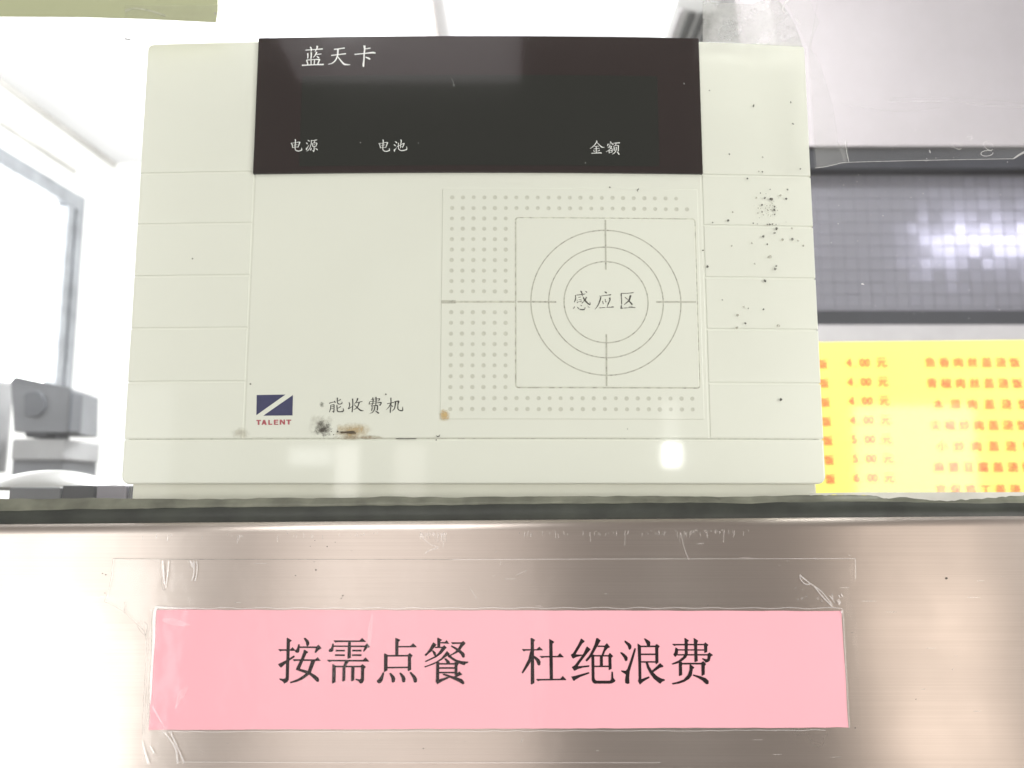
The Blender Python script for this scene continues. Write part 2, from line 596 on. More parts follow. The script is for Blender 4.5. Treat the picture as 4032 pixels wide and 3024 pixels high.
# ceiling vent
ZV = ZC - .03
vx = lambda u: atz(u, 150, ZV).x
vy0, vy1 = atz(2700, -6, ZV).y, atz(2700, 46, ZV).y
vent = thing('ceiling_vent', (vx(2720), vy1, ZC), 'grey slatted air vent in the kitchen ceiling behind the display', 'vent')
boxo('frame', (vx(2618), vx(2778), vy0, vy1 + .75, ZC - .03, ZC - .001), M['vent'], vent)
for k, (ua, ub) in enumerate(((2634, 2648), (2672, 2702), (2716, 2742), (2756, 2772))):
    boxo('slot', (vx(ua), vx(ub), vy1 - (.02 if k == 0 else 0), vy1 + .65, ZC - .040, ZC - .0305), M['shelf'] if k == 0 else M['vent_dark'], vent, .006 if k else 0)

# cooking side on the right: hood, mosaic splashback, shelf
YB = 1.5
za, zb = at(3500, 640, YB).z, at(3500, 690, YB).z
hood = thing('exhaust_hood', (1.0, YB, zb), 'off-white hood with a dark lower lip above the grey mosaic tiles', 'hood')
bm = bmesh.new()
box(bm, 0.62, 1.75, 0, 1, 0, 1)
zt = at(3500, 575, YB - .05).z
for v in bm.verts:
    up, back = v.co.z > .5, v.co.y > .5
    v.co.y = YB + (.12 if up else -.05) + (.25 if back else 0)
    v.co.z = 1.42 if up else zt
obj('hood_panel', bm, M['hood'], hood)
boxo('lip', (0.62, 1.75, YB - .04, YB + .12, zb, zt), M['dark'], hood)

zlo = at(3500, 1233, YB).z
spl = thing('tiled_splashback', (0.98, YB, zlo), 'grey mosaic splashback catching a bright lamp reflection beside the terminal', 'tiles')
boxo('backing', (0.58, 1.36, YB + .004, YB + .06, zlo - .01, zb + .01), M['grout'], spl)
TS = 0.0277
bm = box(bmesh.new(), -TS * .492, TS * .492, -.003, .003, -TS * .492, TS * .492, .0005)
tmesh = bpy.data.meshes.new('tile')
bmesh.ops.recalc_face_normals(bm, faces=bm.faces)
bm.to_mesh(tmesh)
bm.free()
tmesh.materials.append(M['tile'])
nrow = int((zb - zlo) / TS) + 1
for i in range(24):
    for j in range(nrow):
        o = bpy.data.objects.new('tile', tmesh)
        o.location = Vector((0.66 + (i + .5) * TS, YB + .0015, zb - (j + .5) * TS)) - ORG[spl.name]
        o.rotation_euler = (random.gauss(0, R(.36)), 0, random.gauss(0, R(.36)))
        link(o, spl)

z2, z3 = at(3500, 1288, YB - .02).z, at(3500, 1375, YB - .02).z
shelf = thing('kitchen_shelf', (0.95, YB - .02, z3), 'light grey metal shelf with a black back rail under the mosaic tiles', 'shelf')
boxo('back_rail', (0.55, 1.5, YB - .035, YB + .05, z2, zlo - .002), M['dark'], shelf)
boxo('shelf_board', (0.55, 1.5, YB - .05, YB + .05, z3 - .05, z2 - .001), M['shelf'], shelf)

# yellow menu board
YM = 0.45
m0, m1 = at(3150, 1348, YM), at(4120, 1338, YM)
mb = thing('menu_board', ((m0.x + m1.x) / 2, YM, -0.06), 'bright yellow menu board with red dish names and prices behind the glass', 'menu')
zbm = -0.05
bm = bmesh.new()
box(bm, m0.x, m1.x, YM, YM + .006, zbm, 1)
for v in bm.verts:
    if v.co.z > .5:
        v.co.z = m0.z if v.co.x < (m0.x + m1.x) / 2 else m1.z
obj('board', bm, M['yellow'], mb)


def text_line(body, u, v, hpx, step=None, skew=0.0):
    """one printed line; u, v = left end and middle of the first character in the photograph"""
    c = bpy.data.curves.new('t', 'FONT')
    c.body = body
    o = bpy.data.objects.new('t', c)
    COL.objects.link(o)
    dg = bpy.context.evaluated_depsgraph_get()
    me = bpy.data.meshes.new_from_object(o.evaluated_get(dg))
    bpy.data.objects.remove(o)
    bm = bmesh.new()
    bm.from_mesh(me)
    bpy.data.meshes.remove(me)
    p, q = at(u, v, YM), at(u + hpx, v, YM)
    s = (q.x - p.x)
    sx = s * (step or 1.0)
    for w in bm.verts:
        w.co = Vector((p.x + w.co.x * sx, YM - .0012, p.z + (w.co.y - .37) * s + w.co.x * sx * skew))
    src = bm.faces[:]
    for k, (ox, oz) in enumerate(((1, 0), (0, 1), (1, 1))):   # heavier print: shifted layers
        d = bmesh.ops.duplicate(bm, geom=src)
        for w in d['geom']:
            if isinstance(w, bmesh.types.BMVert):
                w.co += Vector((ox * .036 * s, -.00004 * (k + 1), oz * .030 * s))
    return obj('menu_character', bm, M['red'], mb)


for i, (nm, pr) in enumerate((('饭', '4'), ('饭', '4'), ('饭', '4'), ('饭', '4'), ('饭', '5'), ('饭', '5'), ('饭', '6'))):
    vv = 1427 + i * 75.5
    uu = 3330 + i * 5.0
    text_line(nm, uu - 112, vv + 6, 40)
    text_line(pr, uu, vv, 46)
    text_line('00', uu + 52, vv, 42, 1.0)
    text_line('元', uu + 118, vv, 44)
    d = at(uu + 38, vv + 16, YM)
    obj('menu_point', box(bmesh.new(), d.x - .0005, d.x + .0005, YM - .0012, YM - .0006, d.z - .0005, d.z + .0005), M['red'], mb)
dishes = ['鱼香肉丝盖浇饭', '青椒肉丝盖浇饭', '木须肉盖浇饭', '尖椒炒肉盖浇饭', '小炒肉盖浇饭', '麻婆豆腐盖浇饭', '宫保鸡丁盖浇饭']
for i, dsh in enumerate(dishes):
    vv = 1427 + i * 82.5
    uu = 3640 + i * 7 + (18 if len(dsh) == 6 else 0)
    st = 55.5 if len(dsh) == 7 else 66
    for k, ch in enumerate(dsh):
        text_line(ch, uu + k * (st + i * .5), vv + (0 if i < 6 else 6), 42)

# grey kitchen machine at the far left
YK = 1.5


def kbox(name, u0, v0_, u1, v1_, Y, dep, m, parent, bev=.004):
    a, b = at(u0, v1_, Y), at(u1, v0_, Y)
    return boxo(name, (a.x, b.x, Y, Y + dep, a.z, b.z), m, parent, bev)


ka = at(170, 1850, YK)
mac = thing('kitchen_machine', (ka.x, YK, ka.z), 'grey countertop kitchen machine with a boxy head below the window', 'machine')
bm = bmesh.new()
pts = [at(u, v, YK) for u, v in ((55, 1700), (280, 1702), (285, 1535), (275, 1527), (60, 1482), (42, 1500))]
f = [bm.verts.new(p) for p in pts]
g = [bm.verts.new(p + Vector((-.02, .16, 0))) for p in pts]
bm.faces.new(f)
bm.faces.new(g[::-1])
for i in range(len(f)):
    bm.faces.new((f[i], f[(i + 1) % len(f)], g[(i + 1) % len(f)], g[i]))
head = obj('head', bm, M['mach'], mac)
pl = []
for i in range(20):
    a = R(18 * i)
    uu, vv = 136 + 44 * math.cos(a), 1590 + 52 * math.sin(a)
    if math.cos(a) < 0:
        uu = 136 + 38 * max(-1, math.cos(a) * 1.8)
    pl.append(xz(uu, vv, YK - .003))
plate('knob', pl[::-1], M['mach_d'], head, depth=.006, bev=.002, yf=lambda x: YK - .006, step=0)
kbox('head_side', 258, 1540, 286, 1700, YK - .006, .05, M['mach_d'], head)
kbox('neck', 95, 1700, 185, 1722, YK + .02, .10, M['mach_d'], mac)
kbox('knob', 215, 1714, 232, 1727, YK + .01, .03, M['mach_d'], mac)
kbox('body', 40, 1728, 257, 1812, YK + .01, .16, M['mach_l'], mac)
kbox('base', 40, 1803, 245, 1900, YK + .02, .16, M['mach'], mac)
pot = thing('metal_pot', tuple(at(0, 1830, YK + .15)), 'tall dull metal pot half out of view beside the grey machine', 'pot')
bm = bmesh.new()
pc = at(-40, 1700, YK + .15)
rp = at(28, 1700, YK + .15).x - pc.x
prof = [(rp * .96, at(0, 1850, YK).z), (rp, at(0, 1720, YK).z), (rp * 1.0, at(0, 1490, YK).z), (rp * 1.05, at(0, 1474, YK).z), (rp * .98, at(0, 1468, YK).z), (rp * .90, at(0, 1474, YK).z)]
rg = [[bm.verts.new((pc.x + r * math.cos(R(12 * i)), pc.y + r * math.sin(R(12 * i)), z)) for i in range(30)] for r, z in prof]
for a, b in zip(rg, rg[1:]):
    for i in range(30):
        bm.faces.new((a[i], a[(i + 1) % 30], b[(i + 1) % 30], b[i]))
bm.faces.new(rg[-1])
obj('pot_body', bm, M['mach_l'], pot, True)

# shallow lid and tray just behind the glass on the left
YL = 0.16
lc, le, lt = at(105, 1925, YL), at(375, 1925, YL), at(105, 1843, YL)
lid = thing('shallow_lid', (lc.x, YL + .06, lc.z), 'shallow white domed lid lying on the dark tray behind the glass', 'lid')
bm = bmesh.new()
rr_ = le.x - lc.x
prof = [(1.0, 0.0), (1.0, .03)] + [(math.cos(R(a)), .03 + .97 * math.sin(R(a)) ** 1.7) for a in range(10, 90, 8)]
rg = [[bm.verts.new((lc.x + r * rr_ * math.cos(R(7.5 * i)), YL + .03 + r * rr_ * math.sin(R(7.5 * i)) * .9, lc.z + h * (lt.z - lc.z))) for i in range(48)] for r, h in prof]
for a, b in zip(rg, rg[1:]):
    for i in range(48):
        bm.faces.new((a[i], a[(i + 1) % 48], b[(i + 1) % 48], b[i]))
bm.faces.new(rg[-1])
bm.faces.new(rg[0][::-1])
obj('dome', bm, M['lid'], lid, True)
bm = bmesh.new()
rg = [[bm.verts.new((lc.x + r * rr_ * math.cos(R(7.5 * i)), YL + .03 + r * rr_ * math.sin(R(7.5 * i)) * .9, lc.z + h)) for i in range(48)] for r, h in ((1.0, -.0005), (1.03, -.0005), (1.03, .0012), (1.0, .0014))]
for a, b in zip(rg, rg[1:] + rg[:1]):
    for i in range(48):
        bm.faces.new((a[i], a[(i + 1) % 48], b[(i + 1) % 48], b[i]))
obj('rim', bm, M['lid'], lid, True)
YT = 0.10
tr = thing('serving_tray', tuple(at(270, 1975, YT)), 'dark metal tray edge with a lilac reflection painted on beside the terminal', 'tray')
for (u0, u1, va, vb, m) in ((30, 238, 1919, 1965, 'tray_l'), (240, 372, 1911, 1950, 'tray'), (374, 499, 1911, 1965, 'tray_l'), (501, 522, 1912, 1965, 'mach')):  # section colours stand for reflections in the metal
    kbox('tray_side', u0, va, u1, vb + 40, YT, .10, M[m if u0 > 35 else 'mach'], tr, .0008)

# ---------------------------------------------------------------- the payment terminal
base = Vector((DX, 0.03, 0.002))
T = thing('card_terminal', tuple(base), 'ivory wall-mounted canteen card payment terminal with a dark display and round sensing target', 'terminal')
xl, xr = -0.165, 0.1325
zt_, zb_ = 0.2042, 0.0062
gl_x, gr_x = dev(997, 825)[0], dev(2769, 900)[0]
zbot = dev(1866, 1727)[1]                       # groove above the bottom band
GAP = 0.00034
ROUND = 0.0026
# body behind the face pieces: shows at the bottom of the grooves
plate('front_shell', rrect(xl + .0006, xr - .0006, zb_ + .0006, zt_ - .0006, ROUND), M['ivory'], T, lift=-0.00027, depth=0.012, bev=.0002)
plate('back_shell', rrect(-0.1615, 0.1295, -0.004, zt_ - .002, .002), M['ivory_b'], T, depth=0.030, bev=.0006, yf=lambda x: 0.0195, step=0)
plate('base_lip', rrect(-0.1605, 0.1285, -0.004, zb_ + .0004, 0), M['ivory_b'], T, lift=-.0016, depth=.02, bev=.0003)
# left and right columns of ribs
for side, xa, xb, vs in (('l', xl, gl_x - GAP, (678, 879, 1084, 1291, 1502)), ('r', gr_x + GAP, xr, (692, 890, 1094, 1297, 1509))):
    zz = [zt_] + [dev(860 if side == 'l' else 2980, v)[1] for v in vs] + [zbot]
    for i in range(6):
        za_, zb2 = zz[i + 1] + (GAP if i < 5 else GAP), zz[i] - (GAP if i else 0)
        r = (0, 0, 0, ROUND if i == 0 else 0) if side == 'l' else (0, 0, ROUND if i == 0 else 0, 0)
        plate('rib_panel', rrect(xa, xb, za_, zb2, r), M['ivory'], T, depth=.003, bev=.00030, seg=3)
plate('bottom_band', rrect(xl, xr, zb_, zbot - GAP, (ROUND * 1.3, ROUND * 1.3, 0, 0)), M['ivory'], T, lift=.0003, depth=.004, bev=.0008, seg=3)
# centre panel
cpn = plate('centre_panel', rrect(gl_x + GAP, gr_x - GAP, zbot + GAP, dev(1866, 672)[1]), M['ivory'], T, depth=.003, bev=.00030, seg=3)

# dark display window, standing proud
wl, wr = dev(1010, 400)[0], dev(2757, 400)[0]
wt, wb = dev(1880, 145)[1], dev(1880, 681)[1]
disp = plate('display_window', rrect(wl, wr, wb, wt - .0001, .0004, 2), M['acrylic'], T, lift=.0012, depth=.005, bev=.0004)
sl, sr = dev(1190, 400)[0], dev(2588, 400)[0]
st_, sb_ = dev(1880, 300)[1], dev(1880, 655)[1]
plate('screen', rrect(sl, sr, sb_, st_, .0006), M['screen'], disp, lift=.0014, depth=.0006, bev=.0001, seg=1)

hair = [[dev(u, v) for u, v in ribbon(p)] for p in ([(1779, 316, 2), (1785, 330, 2.4), (1789, 346, 1.6)], [(1366, 511, 3), (1369, 513, 3)], [(1420, 566, 3), (1423, 568, 3)], [(2690, 333, 4), (2692, 338, 3)], [(2303, 645, 3), (2305, 648, 3)], [(2080, 158, 3), (2081, 163, 3)], [(1648, 568, 2), (1650, 570, 2)])]
tag(flat_polys('dust_specks', hair, M['film_s'], disp, front, .0015, 0), kind='stuff')

# sensing plate
pl_, pr_ = dev(1737, 1200)[0], dev(2760, 1200)[0]
pt_, pb_ = dev(2250, 741)[1], dev(2250, 1651)[1]
sens = plate('sensor_plate', rrect(pl_, pr_, pb_, pt_, .0006), M['ivory'], T, lift=.00025, depth=.002, bev=.0003)
tl_, tr2 = dev(2031, 1190)[0], dev(2744, 1190)[0]
tt_, tb_ = dev(2385, 861)[1], dev(2385, 1526)[1]
plate('target_groove', rrect(tl_ - .0004, tr2 + .0004, tb_ - .0004, tt_ + .0004, .0014), M['faint'], sens, lift=.00029, depth=.0003, bev=.00002, seg=1)
plate('target_panel', rrect(tl_ + .00012, tr2 - .00012, tb_ + .00012, tt_ - .00012, .0010), M['ivory'], sens, lift=.00047, depth=.0009, bev=.0002)
LT = .00051
cx, cz = dev(2386, 1190)
ppm = dev(2600, 1190)[0] - dev(2500, 1190)[0]     # metres per 100 px
for rpx in (294, 224.5, 164.5):
    bm = bmesh.new()
    r1, r0 = rpx * ppm / 100 + .00027, rpx * ppm / 100 - .00027
    n = 120
    va = [bm.verts.new((cx + r1 * math.cos(2 * math.pi * i / n), 0, cz + r1 * .985 * math.sin(2 * math.pi * i / n))) for i in range(n)]
    vb = [bm.verts.new((cx + r0 * math.cos(2 * math.pi * i / n), 0, cz + r0 * .985 * math.sin(2 * math.pi * i / n))) for i in range(n)]
    for i in range(n):
        bm.faces.new((va[i], va[(i + 1) % n], vb[(i + 1) % n], vb[i]))
    for v in bm.verts:
        v.co.y = front(v.co.x) - LT
    obj('target_ring', bm, M['line'], sens)


def strip(u0, v0_, u1, v1_, wpx, m, parent, lift, name='target_line'):
    a, b = dev(u0, v0_), dev(u1, v1_)
    w = wpx * ppm / 100
    n = 8
    pts = [(a[0] + (b[0] - a[0]) * i / n, a[1] + (b[1] - a[1]) * i / n, w) for i in range(n + 1)]
    bm = bmesh.new()
    dx, dz = b[0] - a[0], b[1] - a[1]
    L = math.hypot(dx, dz)
    nx, nz = -dz / L * w / 2, dx / L * w / 2
    q = [[bm.verts.new((x + s * nx, front(x + s * nx) - lift, z + s * nz)) for s in (-1, 1)] for x, z, _ in pts]
    for i in range(n):
        bm.faces.new((q[i][0], q[i + 1][0], q[i + 1][1], q[i][1]))
    return obj(name, bm, m, parent)


strip(2383, 867, 2385, 1063, 6.5, M['line'], sens, LT + .00003)
strip(2387, 1317, 2388, 1521, 6.5, M['line'], sens, LT + .00003)
strip(2038, 1189, 2190, 1190, 6.5, M['line'], sens, LT + .00003)
strip(2583, 1190, 2740, 1190, 6.5, M['line'], sens, LT + .00003)
strip(1742, 1189, 2026, 1189, 8, M['faint'], sens, .00028)
strip(1738, 1189, 1795, 1189, 13, M['line'], sens, .00030, 'grime_smear')

# rows of small dimples
rD = .00098
bm = bmesh.new()
rings = [(1.0, .00003), (.86, .00005), (.62, .00003), (.35, .00000)]
vv = [[bm.verts.new((rD * r * math.cos(R(30 * i)), -h, rD * r * math.sin(R(30 * i)))) for i in range(12)] for r, h in rings]
c = bm.verts.new((0, .00001, 0))
for a, b in zip(vv, vv[1:]):
    for i in range(12):
        bm.faces.new((a[i], b[i], b[(i + 1) % 12], a[(i + 1) % 12]))
for i in range(12):
    bm.faces.new((vv[-1][i], c, vv[-1][(i + 1) % 12]))
bmesh.ops.recalc_face_normals(bm, faces=bm.faces)
for f in bm.faces:
    f.smooth = True
dmesh = bpy.data.meshes.new('dimple')
bm.to_mesh(dmesh)
bm.free()
dmesh.materials.append(M['dimple'])
rows = [778, 820, 861, 901.5, 942.5, 983.5, 1024.5, 1066, 1107, 1148, 1230, 1271.5, 1314, 1355.5, 1397, 1439, 1482, 1524.5, 1568, 1611]
x0d, x1d = dev(1777, 1190)[0], dev(2715, 1190)[0]
for i, v in enumerate(rows):
    ncol = 23 if i in (0, 1, 18, 19) else 6
    z = dev(1780, v)[1]
    for k in range(ncol):
        if i == 0 and k == 22:
            continue
        x = x0d + (x1d - x0d) * k / 22
        o = bpy.data.objects.new('dimple', dmesh)
        o.location = Vector((x + random.uniform(-1, 1) * 3e-5, front(x) - .00027, z + random.uniform(-1, 1) * 3e-5)) - base
        s = random.uniform(.86, 1.0)
        o.scale = (s, 1, s)
        o.rotation_euler = (0, random.uniform(0, 6), 0)
        link(o, sens)

# ---------------------------------------------------------------- lettering, traced stroke by stroke
KAI = {
    'lan': [[(180, 165, 22), (400, 150, 20), (660, 130, 32)], [(315, 75, 35), (345, 130, 35), (340, 205, 22)], [(515, 45, 50), (500, 120, 35), (450, 205, 18)],
            [(245, 250, 35), (250, 320, 32), (245, 395, 28)], [(345, 230, 40), (345, 320, 36), (335, 410, 32)], [(500, 215, 40), (460, 300, 32), (405, 370, 16)],
            [(490, 285, 18), (560, 280, 22), (625, 272, 20)], [(495, 335, 16), (540, 370, 34), (560, 385, 30)], [(210, 445, 28), (240, 520, 32), (250, 575, 30)],
            [(220, 445, 22), (450, 430, 22), (580, 430, 45)], [(580, 430, 40), (550, 500, 36), (530, 560, 36)], [(340, 450, 24), (340, 570, 28)],
            [(440, 445, 30), (425, 570, 28)], [(85, 595, 36), (400, 580, 26), (690, 570, 40)]],
    'tian': [[(980, 145, 26), (1130, 125, 28), (1275, 105, 30)], [(1090, 130, 50), (1085, 260, 45), (1075, 330, 38), (1020, 450, 36), (930, 530, 26), (820, 560, 16)],
             [(900, 315, 28), (1100, 290, 26), (1310, 265, 30)], [(1080, 340, 22), (1180, 470, 40), (1260, 555, 50), (1330, 570, 36), (1435, 575, 14)]],
    'ka': [[(1830, 35, 60), (1840, 140, 42), (1825, 260, 40), (1820, 420, 40), (1805, 560, 50), (1805, 625, 40)], [(1860, 130, 22), (1930, 120, 26), (2000, 108, 26)],
           [(1555, 285, 30), (1820, 260, 26), (2060, 235, 44), (2140, 250, 30)], [(1860, 360, 22), (1940, 390, 50), (1990, 420, 36)]],
    'dian': [[(470, 215, 40), (500, 270, 70), (495, 400, 50), (480, 600, 48), (475, 780, 48), (500, 870, 46), (580, 930, 50), (720, 945, 50), (850, 900, 60), (890, 870, 60), (875, 740, 20)],
             [(225, 455, 35), (290, 540, 44), (330, 740, 44)], [(240, 455, 24), (450, 440, 24), (700, 390, 40), (790, 425, 60)], [(760, 430, 70), (720, 550, 50), (660, 710, 40)],
             [(385, 590, 20), (500, 565, 26), (620, 545, 20)], [(330, 740, 24), (480, 710, 24), (660, 700, 30)]],
    'yuan': [[(1255, 270, 24), (1310, 300, 56), (1370, 340, 40)], [(1160, 420, 18), (1210, 470, 60), (1250, 510, 50)], [(1350, 560, 14), (1260, 700, 40), (1180, 820, 70), (1170, 880, 40)],
             [(1460, 290, 34), (1620, 300, 28), (1760, 270, 44), (1840, 262, 30)], [(1485, 300, 44), (1475, 480, 40), (1420, 700, 38), (1320, 860, 40), (1190, 975, 18)],
             [(1690, 340, 60), (1660, 420, 34), (1640, 470, 24)], [(1530, 480, 36), (1550, 570, 40), (1580, 680, 40)], [(1540, 470, 26), (1700, 455, 24), (1830, 455, 50)],
             [(1840, 470, 60), (1800, 580, 46), (1760, 690, 34)], [(1590, 570, 20), (1660, 565, 24), (1720, 555, 20)], [(1580, 670, 28), (1760, 660, 28)],
             [(1660, 680, 50), (1660, 860, 48), (1640, 960, 60), (1630, 1010, 30)], [(1545, 900, 14), (1630, 985, 44)], [(1500, 770, 24), (1460, 850, 64), (1440, 905, 44)],
             [(1740, 775, 24), (1820, 840, 56), (1880, 890, 40)]],
    'chi': [[(1225, 355, 24), (1290, 400, 60), (1340, 450, 40)], [(1145, 540, 20), (1200, 580, 60), (1250, 630, 46)], [(1320, 720, 16), (1240, 840, 40), (1180, 880, 80), (1190, 985, 40)],
            [(1345, 670, 40), (1450, 630, 26), (1600, 550, 26), (1740, 480, 40), (1800, 480, 50)], [(1780, 490, 60), (1740, 600, 50), (1690, 710, 50)], [(1620, 660, 14), (1690, 730, 36)],
            [(1560, 250, 40), (1610, 310, 60), (1590, 450, 46), (1570, 650, 46), (1555, 770, 36)],
            [(1435, 450, 50), (1435, 600, 46), (1430, 760, 46), (1480, 860, 44), (1590, 920, 50), (1740, 915, 60), (1880, 880, 56), (1950, 830, 56), (1935, 680, 28)]],
    'jin': [[(590, 230, 60), (610, 290, 60), (480, 480, 46), (340, 620, 40), (195, 715, 18)], [(620, 330, 24), (760, 480, 44), (900, 610, 66), (1000, 640, 44), (1085, 640, 20)],
            [(460, 590, 28), (600, 575, 28), (735, 560, 36)], [(415, 745, 28), (600, 720, 30), (775, 700, 40)], [(575, 590, 54), (575, 800, 54), (570, 990, 54)],
            [(395, 825, 24), (440, 870, 54), (480, 920, 24)], [(800, 810, 50), (720, 850, 44), (640, 885, 18)], [(275, 1010, 40), (560, 1000, 40), (820, 980, 64), (905, 1010, 40)]],
    'e': [[(1430, 285, 30), (1480, 330, 60), (1510, 380, 40)], [(1320, 425, 60), (1290, 500, 54), (1270, 560, 36)], [(1330, 455, 24), (1500, 425, 26), (1620, 425, 56)],
          [(1640, 440, 40), (1570, 490, 24)], [(1430, 510, 50), (1380, 600, 40), (1285, 690, 16)], [(1430, 590, 24), (1540, 575, 44)], [(1545, 580, 50), (1450, 720, 36), (1320, 850, 32), (1185, 910, 20)],
          [(1370, 640, 24), (1480, 690, 34), (1600, 775, 36)], [(1370, 830, 40), (1370, 920, 44), (1385, 1005, 36)], [(1370, 860, 24), (1560, 820, 40)], [(1570, 830, 54), (1540, 960, 36)],
          [(1390, 960, 24), (1540, 950, 30)], [(1650, 395, 28), (1850, 375, 40), (2035, 365, 60)], [(1800, 400, 50), (1790, 470, 40), (1750, 540, 26)], [(1660, 550, 30), (1685, 700, 54), (1680, 860, 50)],
          [(1690, 545, 26), (1860, 530, 30), (1950, 540, 60)], [(1945, 550, 56), (1940, 720, 60), (1935, 890, 50)], [(1805, 620, 60), (1810, 780, 52), (1740, 950, 44), (1640, 1040, 36), (1560, 1080, 16)],
          [(1840, 915, 26), (1930, 1000, 66), (1990, 1090, 70)]],
    'gan': [[(345, 115, 14), (385, 160, 46), (400, 190, 30)], [(500, 140, 14), (550, 165, 30), (545, 190, 24)], [(385, 205, 30), (450, 235, 28), (510, 220, 14)], [(190, 265, 24), (300, 255, 22), (420, 240, 34)],
            [(205, 260, 40), (205, 370, 34), (170, 480, 26)], [(405, 260, 22), (450, 350, 36), (510, 440, 50), (600, 530, 40), (660, 550, 30), (645, 470, 16)], [(545, 320, 50), (500, 410, 40), (400, 515, 18)],
            [(285, 335, 16), (370, 320, 18)], [(250, 400, 30), (265, 500, 26)], [(300, 410, 16), (380, 395, 24)], [(375, 400, 22), (375, 470, 20)], [(280, 475, 14), (370, 465, 16)],
            [(175, 620, 30), (140, 680, 36)], [(260, 630, 20), (330, 700, 30), (470, 710, 36), (500, 640, 20)], [(350, 560, 14), (395, 600, 30)], [(560, 600, 24), (635, 650, 24)]],
    'ying': [[(1100, 155, 14), (1150, 180, 46), (1170, 205, 20)], [(1000, 290, 24), (1150, 270, 20), (1300, 250, 36)], [(950, 275, 20), (985, 330, 40), (955, 450, 40), (900, 580, 30), (810, 705, 14)],
             [(1040, 440, 14), (1065, 530, 44)], [(1120, 380, 20), (1150, 480, 40)], [(1265, 340, 60), (1270, 420, 36), (1210, 550, 40)], [(1210, 550, 20), (1190, 620, 16)], [(950, 660, 28), (1150, 645, 20), (1380, 630, 36)]],
    'qu': [[(1610, 215, 30), (1800, 205, 20), (2010, 185, 30)], [(1620, 220, 40), (1635, 450, 30), (1620, 680, 44)], [(1600, 670, 30), (1800, 655, 28), (1930, 635, 40), (2060, 650, 24)],
           [(1915, 265, 60), (1860, 430, 46), (1720, 555, 20)], [(1735, 325, 20), (1850, 430, 34), (1970, 560, 50)]],
    'neng': [[(110, 265, 24), (180, 240, 20), (250, 225, 16)], [(250, 200, 24), (275, 240, 36)], [(155, 310, 26), (150, 400, 24), (120, 500, 22)], [(160, 310, 16), (250, 300, 24)],
             [(245, 300, 30), (245, 430, 28), (235, 505, 36)], [(200, 480, 12), (235, 505, 26)], [(165, 360, 14), (225, 350, 14)], [(160, 415, 14), (220, 405, 14)],
             [(335, 110, 34), (335, 200, 24), (350, 265, 26), (400, 285, 22), (460, 265, 26), (460, 225, 14)], [(430, 155, 26), (350, 205, 12)],
             [(325, 310, 28), (330, 420, 26), (345, 480, 28), (420, 495, 24), (500, 470, 32), (495, 400, 12)], [(430, 350, 26), (350, 400, 12)]],
    'shou': [[(650, 235, 20), (670, 290, 30), (655, 370, 22), (630, 410, 36)], [(640, 415, 26), (740, 350, 14)], [(750, 135, 36), (755, 300, 30), (735, 500, 30)], [(890, 125, 46), (860, 210, 26), (800, 275, 12)],
             [(820, 255, 14), (920, 235, 20), (1015, 210, 22)], [(930, 240, 36), (900, 330, 30), (860, 390, 24), (780, 440, 10)], [(790, 295, 14), (880, 385, 30), (970, 455, 36), (1050, 465, 12)]],
    'fei': [[(1250, 160, 14), (1380, 145, 14), (1490, 140, 30)], [(1490, 140, 26), (1460, 200, 20)], [(1220, 215, 16), (1470, 195, 14)], [(1220, 215, 22), (1195, 290, 20)], [(1205, 285, 14), (1380, 255, 14), (1530, 240, 34)],
            [(1535, 245, 30), (1500, 320, 24)], [(1465, 290, 12), (1495, 320, 24)], [(1300, 105, 30), (1310, 200, 24), (1290, 290, 20), (1255, 340, 12)], [(1385, 90, 36), (1390, 200, 24), (1380, 310, 20)],
            [(1280, 330, 20), (1280, 400, 26), (1270, 460, 26)], [(1280, 335, 14), (1430, 320, 30)], [(1430, 320, 32), (1430, 400, 30), (1420, 450, 34)], [(1355, 350, 28), (1345, 430, 26), (1290, 510, 20), (1215, 540, 8)],
            [(1370, 470, 12), (1430, 510, 36), (1465, 535, 30)]],
    'ji': [[(1690, 275, 20), (1780, 255, 18), (1865, 240, 28)], [(1790, 110, 34), (1795, 300, 26), (1775, 470, 32), (1775, 520, 26)], [(1785, 270, 26), (1740, 360, 22), (1665, 440, 8)], [(1800, 320, 16), (1845, 350, 32)],
           [(1885, 215, 20), (1915, 240, 40), (1905, 340, 28), (1880, 420, 26), (1820, 480, 8)], [(1910, 215, 18), (2000, 200, 36)],
           [(2005, 200, 50), (1985, 300, 26), (1985, 410, 30), (2030, 455, 28), (2110, 455, 32), (2110, 360, 14)]],
}


def kai(keys, ox, oy, s, m, parent, lift, dx=0, dy=0):
    for k in keys:
        polys = [[dev(ox + (x + dx) * s, oy + (y + dy) * s) for x, y in ribbon(st)] for st in KAI[k]]
        flat_polys('character', polys, m, parent, front, lift)


kai(('lan', 'tian', 'ka'), 1180, 180, 310 / 2212, M['inkw'], disp, .00124)
kai(('dian', 'yuan'), 1135, 540, 140 / 2212, M['inkw'], disp, .00145)
kai(('dian',), 1480, 540, 140 / 2212, M['inkw'], disp, .00145, -12, 22)
kai(('chi',), 1480, 540, 140 / 2212, M['inkw'], disp, .00145)
kai(('jin', 'e'), 2310, 545, 140 / 2212, M['inkw'], disp, .00145)
kai(('gan', 'ying', 'qu'), 2240, 1130, 280 / 2212, M['inkworn'], sens, .00051)
kai(('neng', 'shou', 'fei', 'ji'), 1280, 1550, 320 / 2212, M['inkk'], cpn, .00004)

LG = 160 / 1770


def lg(poly):
    return [dev(1000 + x * LG, 1540 + y * LG) for x, y in poly]


